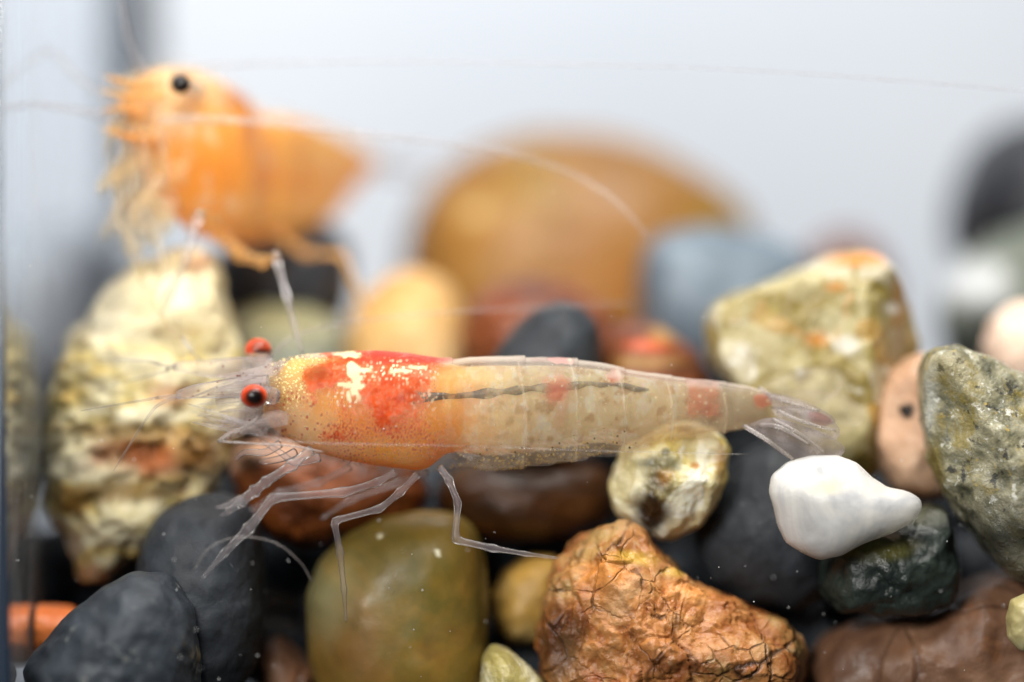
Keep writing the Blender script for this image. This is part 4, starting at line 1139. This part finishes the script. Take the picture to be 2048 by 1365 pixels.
for i in range(22):                                       # bristly mouthparts
    sx_, sy_ = rl.uniform(225, 330), rl.uniform(225, 380)
    yy = 0.46 + rl.uniform(0, 0.25)
    dx, dy = rl.uniform(-55, 20), rl.uniform(50, 150)
    px_tube('mouth_bristle', [(sx_, sy_, yy, rl.uniform(8, 15)), (sx_ + dx * 0.7, sy_ + dy * 0.4, yy - 0.05, rl.uniform(6, 12)), (sx_ + dx, sy_ + dy, yy - 0.03, 4)], MAT_PALE, rear, 5, 8)
for i in range(26):                                       # jaw feelers fanned forward
    t_ = i / 25
    sx_, sy_ = rl.uniform(285, 330), 165 + 130 * t_
    yy = 0.42 + rl.uniform(0, 0.24)
    ex_, ey_ = rl.uniform(196, 262), 146 + 112 * t_ + rl.uniform(-18, 18)
    px_tube('jaw_feeler', [(sx_, sy_, yy + 0.05, rl.uniform(6, 13)), ((sx_ + ex_) / 2, (sy_ + ey_) / 2 + rl.uniform(-10, 10), yy, rl.uniform(5, 9)), (ex_, ey_, yy, 2.5)], (MAT_JAW, MAT_OLEG, MAT_PALE)[i % 3], rear, 5, 10)
for i in range(16):                                       # leafy mouth plates hanging below the head
    cx_, cy_ = rl.uniform(222, 335), rl.uniform(260, 500)
    if cx_ < 260 and cy_ > 450:
        cx_ += 30
    yy = 0.42 + rl.uniform(0, 0.25)
    ln, wd_, an = rl.uniform(35, 70), rl.uniform(14, 28), rl.uniform(0.5, 2.6)
    ol_ = []
    for k_ in range(8):
        u_ = 2 * math.pi * k_ / 8
        a_, b_ = ln * math.cos(u_), wd_ * math.sin(u_) * (1 + 0.3 * rl.uniform(-1, 1))
        ol_.append((cx_ + a_ * math.cos(an) - b_ * math.sin(an), cy_ + a_ * math.sin(an) + b_ * math.cos(an), yy + 0.02 * math.sin(u_)))
    poly_blade('mouth_plate', ol_, (MAT_PALE, MAT_CREAM)[i % 2], rear, 0.01, 0.02)
for pts in ([(318, 240, 0.42, 8), (400, 238, 0.38, 8.5), (480, 242, 0.36, 8), (620, 256, 0.40, 7.5), (760, 272, 0.44, 6.5), (900, 288, 0.5, 6), (1020, 308, 0.55, 5.5), (1140, 346, 0.55, 4.5), (1230, 402, 0.5, 4), (1300, 478, 0.45, 3)],
            [(235, 238, 0.50, 10), (180, 226, 0.46, 8), (110, 213, 0.42, 7), (40, 205, 0.4, 6), (-40, 200, 0.4, 5)],
            [(285, 145, 0.55, 9), (268, 110, 0.5, 8), (252, 60, 0.45, 7), (244, 0, 0.4, 6), (242, -60, 0.4, 5)],
            [(250, 215, 0.60, 8), (180, 175, 0.7, 7), (110, 110, 0.8, 6), (30, 45, 0.9, 5)],
            [(330, 140, 0.7, 5), (520, 128, 0.55, 3.6), (800, 124, 0.42, 2.6), (1200, 130, 0.30, 2.2), (1600, 147, 0.22, 2.1), (2080, 185, 0.18, 1.8)]):
    px_tube('antenna', pts, MAT_FEELER, rear, 12, 10)
poly_blade('tail_fan', [(735, 318, 2.45), (790, 312, 2.6), (840, 330, 2.7), (850, 352, 2.7), (800, 358, 2.6), (745, 340, 2.48)], MAT_FAN, rear, 0.02, 0.02)

# ------------------------------------------------------------------ specks drifting in the water
M = Mat('drifting_speck')
MAT_SPECK = M.done(M.n('BsdfPrincipled', {'Base Color': '#e8eaea', 'Roughness': 0.5, 'Alpha': 0.75}).outputs[0])
N1, F1 = ico(2)
SV, SFc, base = [], [], 0
rs = random.Random(21)
for i in range(170):
    if i < 110:
        p_ = P(rs.uniform(20, 2040), rs.uniform(780, 1360), rs.uniform(-0.5, -0.1))
    else:
        p_ = P(rs.uniform(8, 60) if i % 2 else rs.uniform(20, 2040), rs.uniform(300, 1300), rs.uniform(-0.5, -0.1))
    SV.append(N1 * rs.choice((0.0014, 0.0018, 0.0022, 0.003)) + p_)
    SFc += [[q + base for q in f] for f in F1]
    base += len(N1)
tag(mesh_obj('water_specks', np.vstack(SV), SFc, MAT_SPECK), 'tiny pale specks drifting in the water', 'specks', kind='stuff')
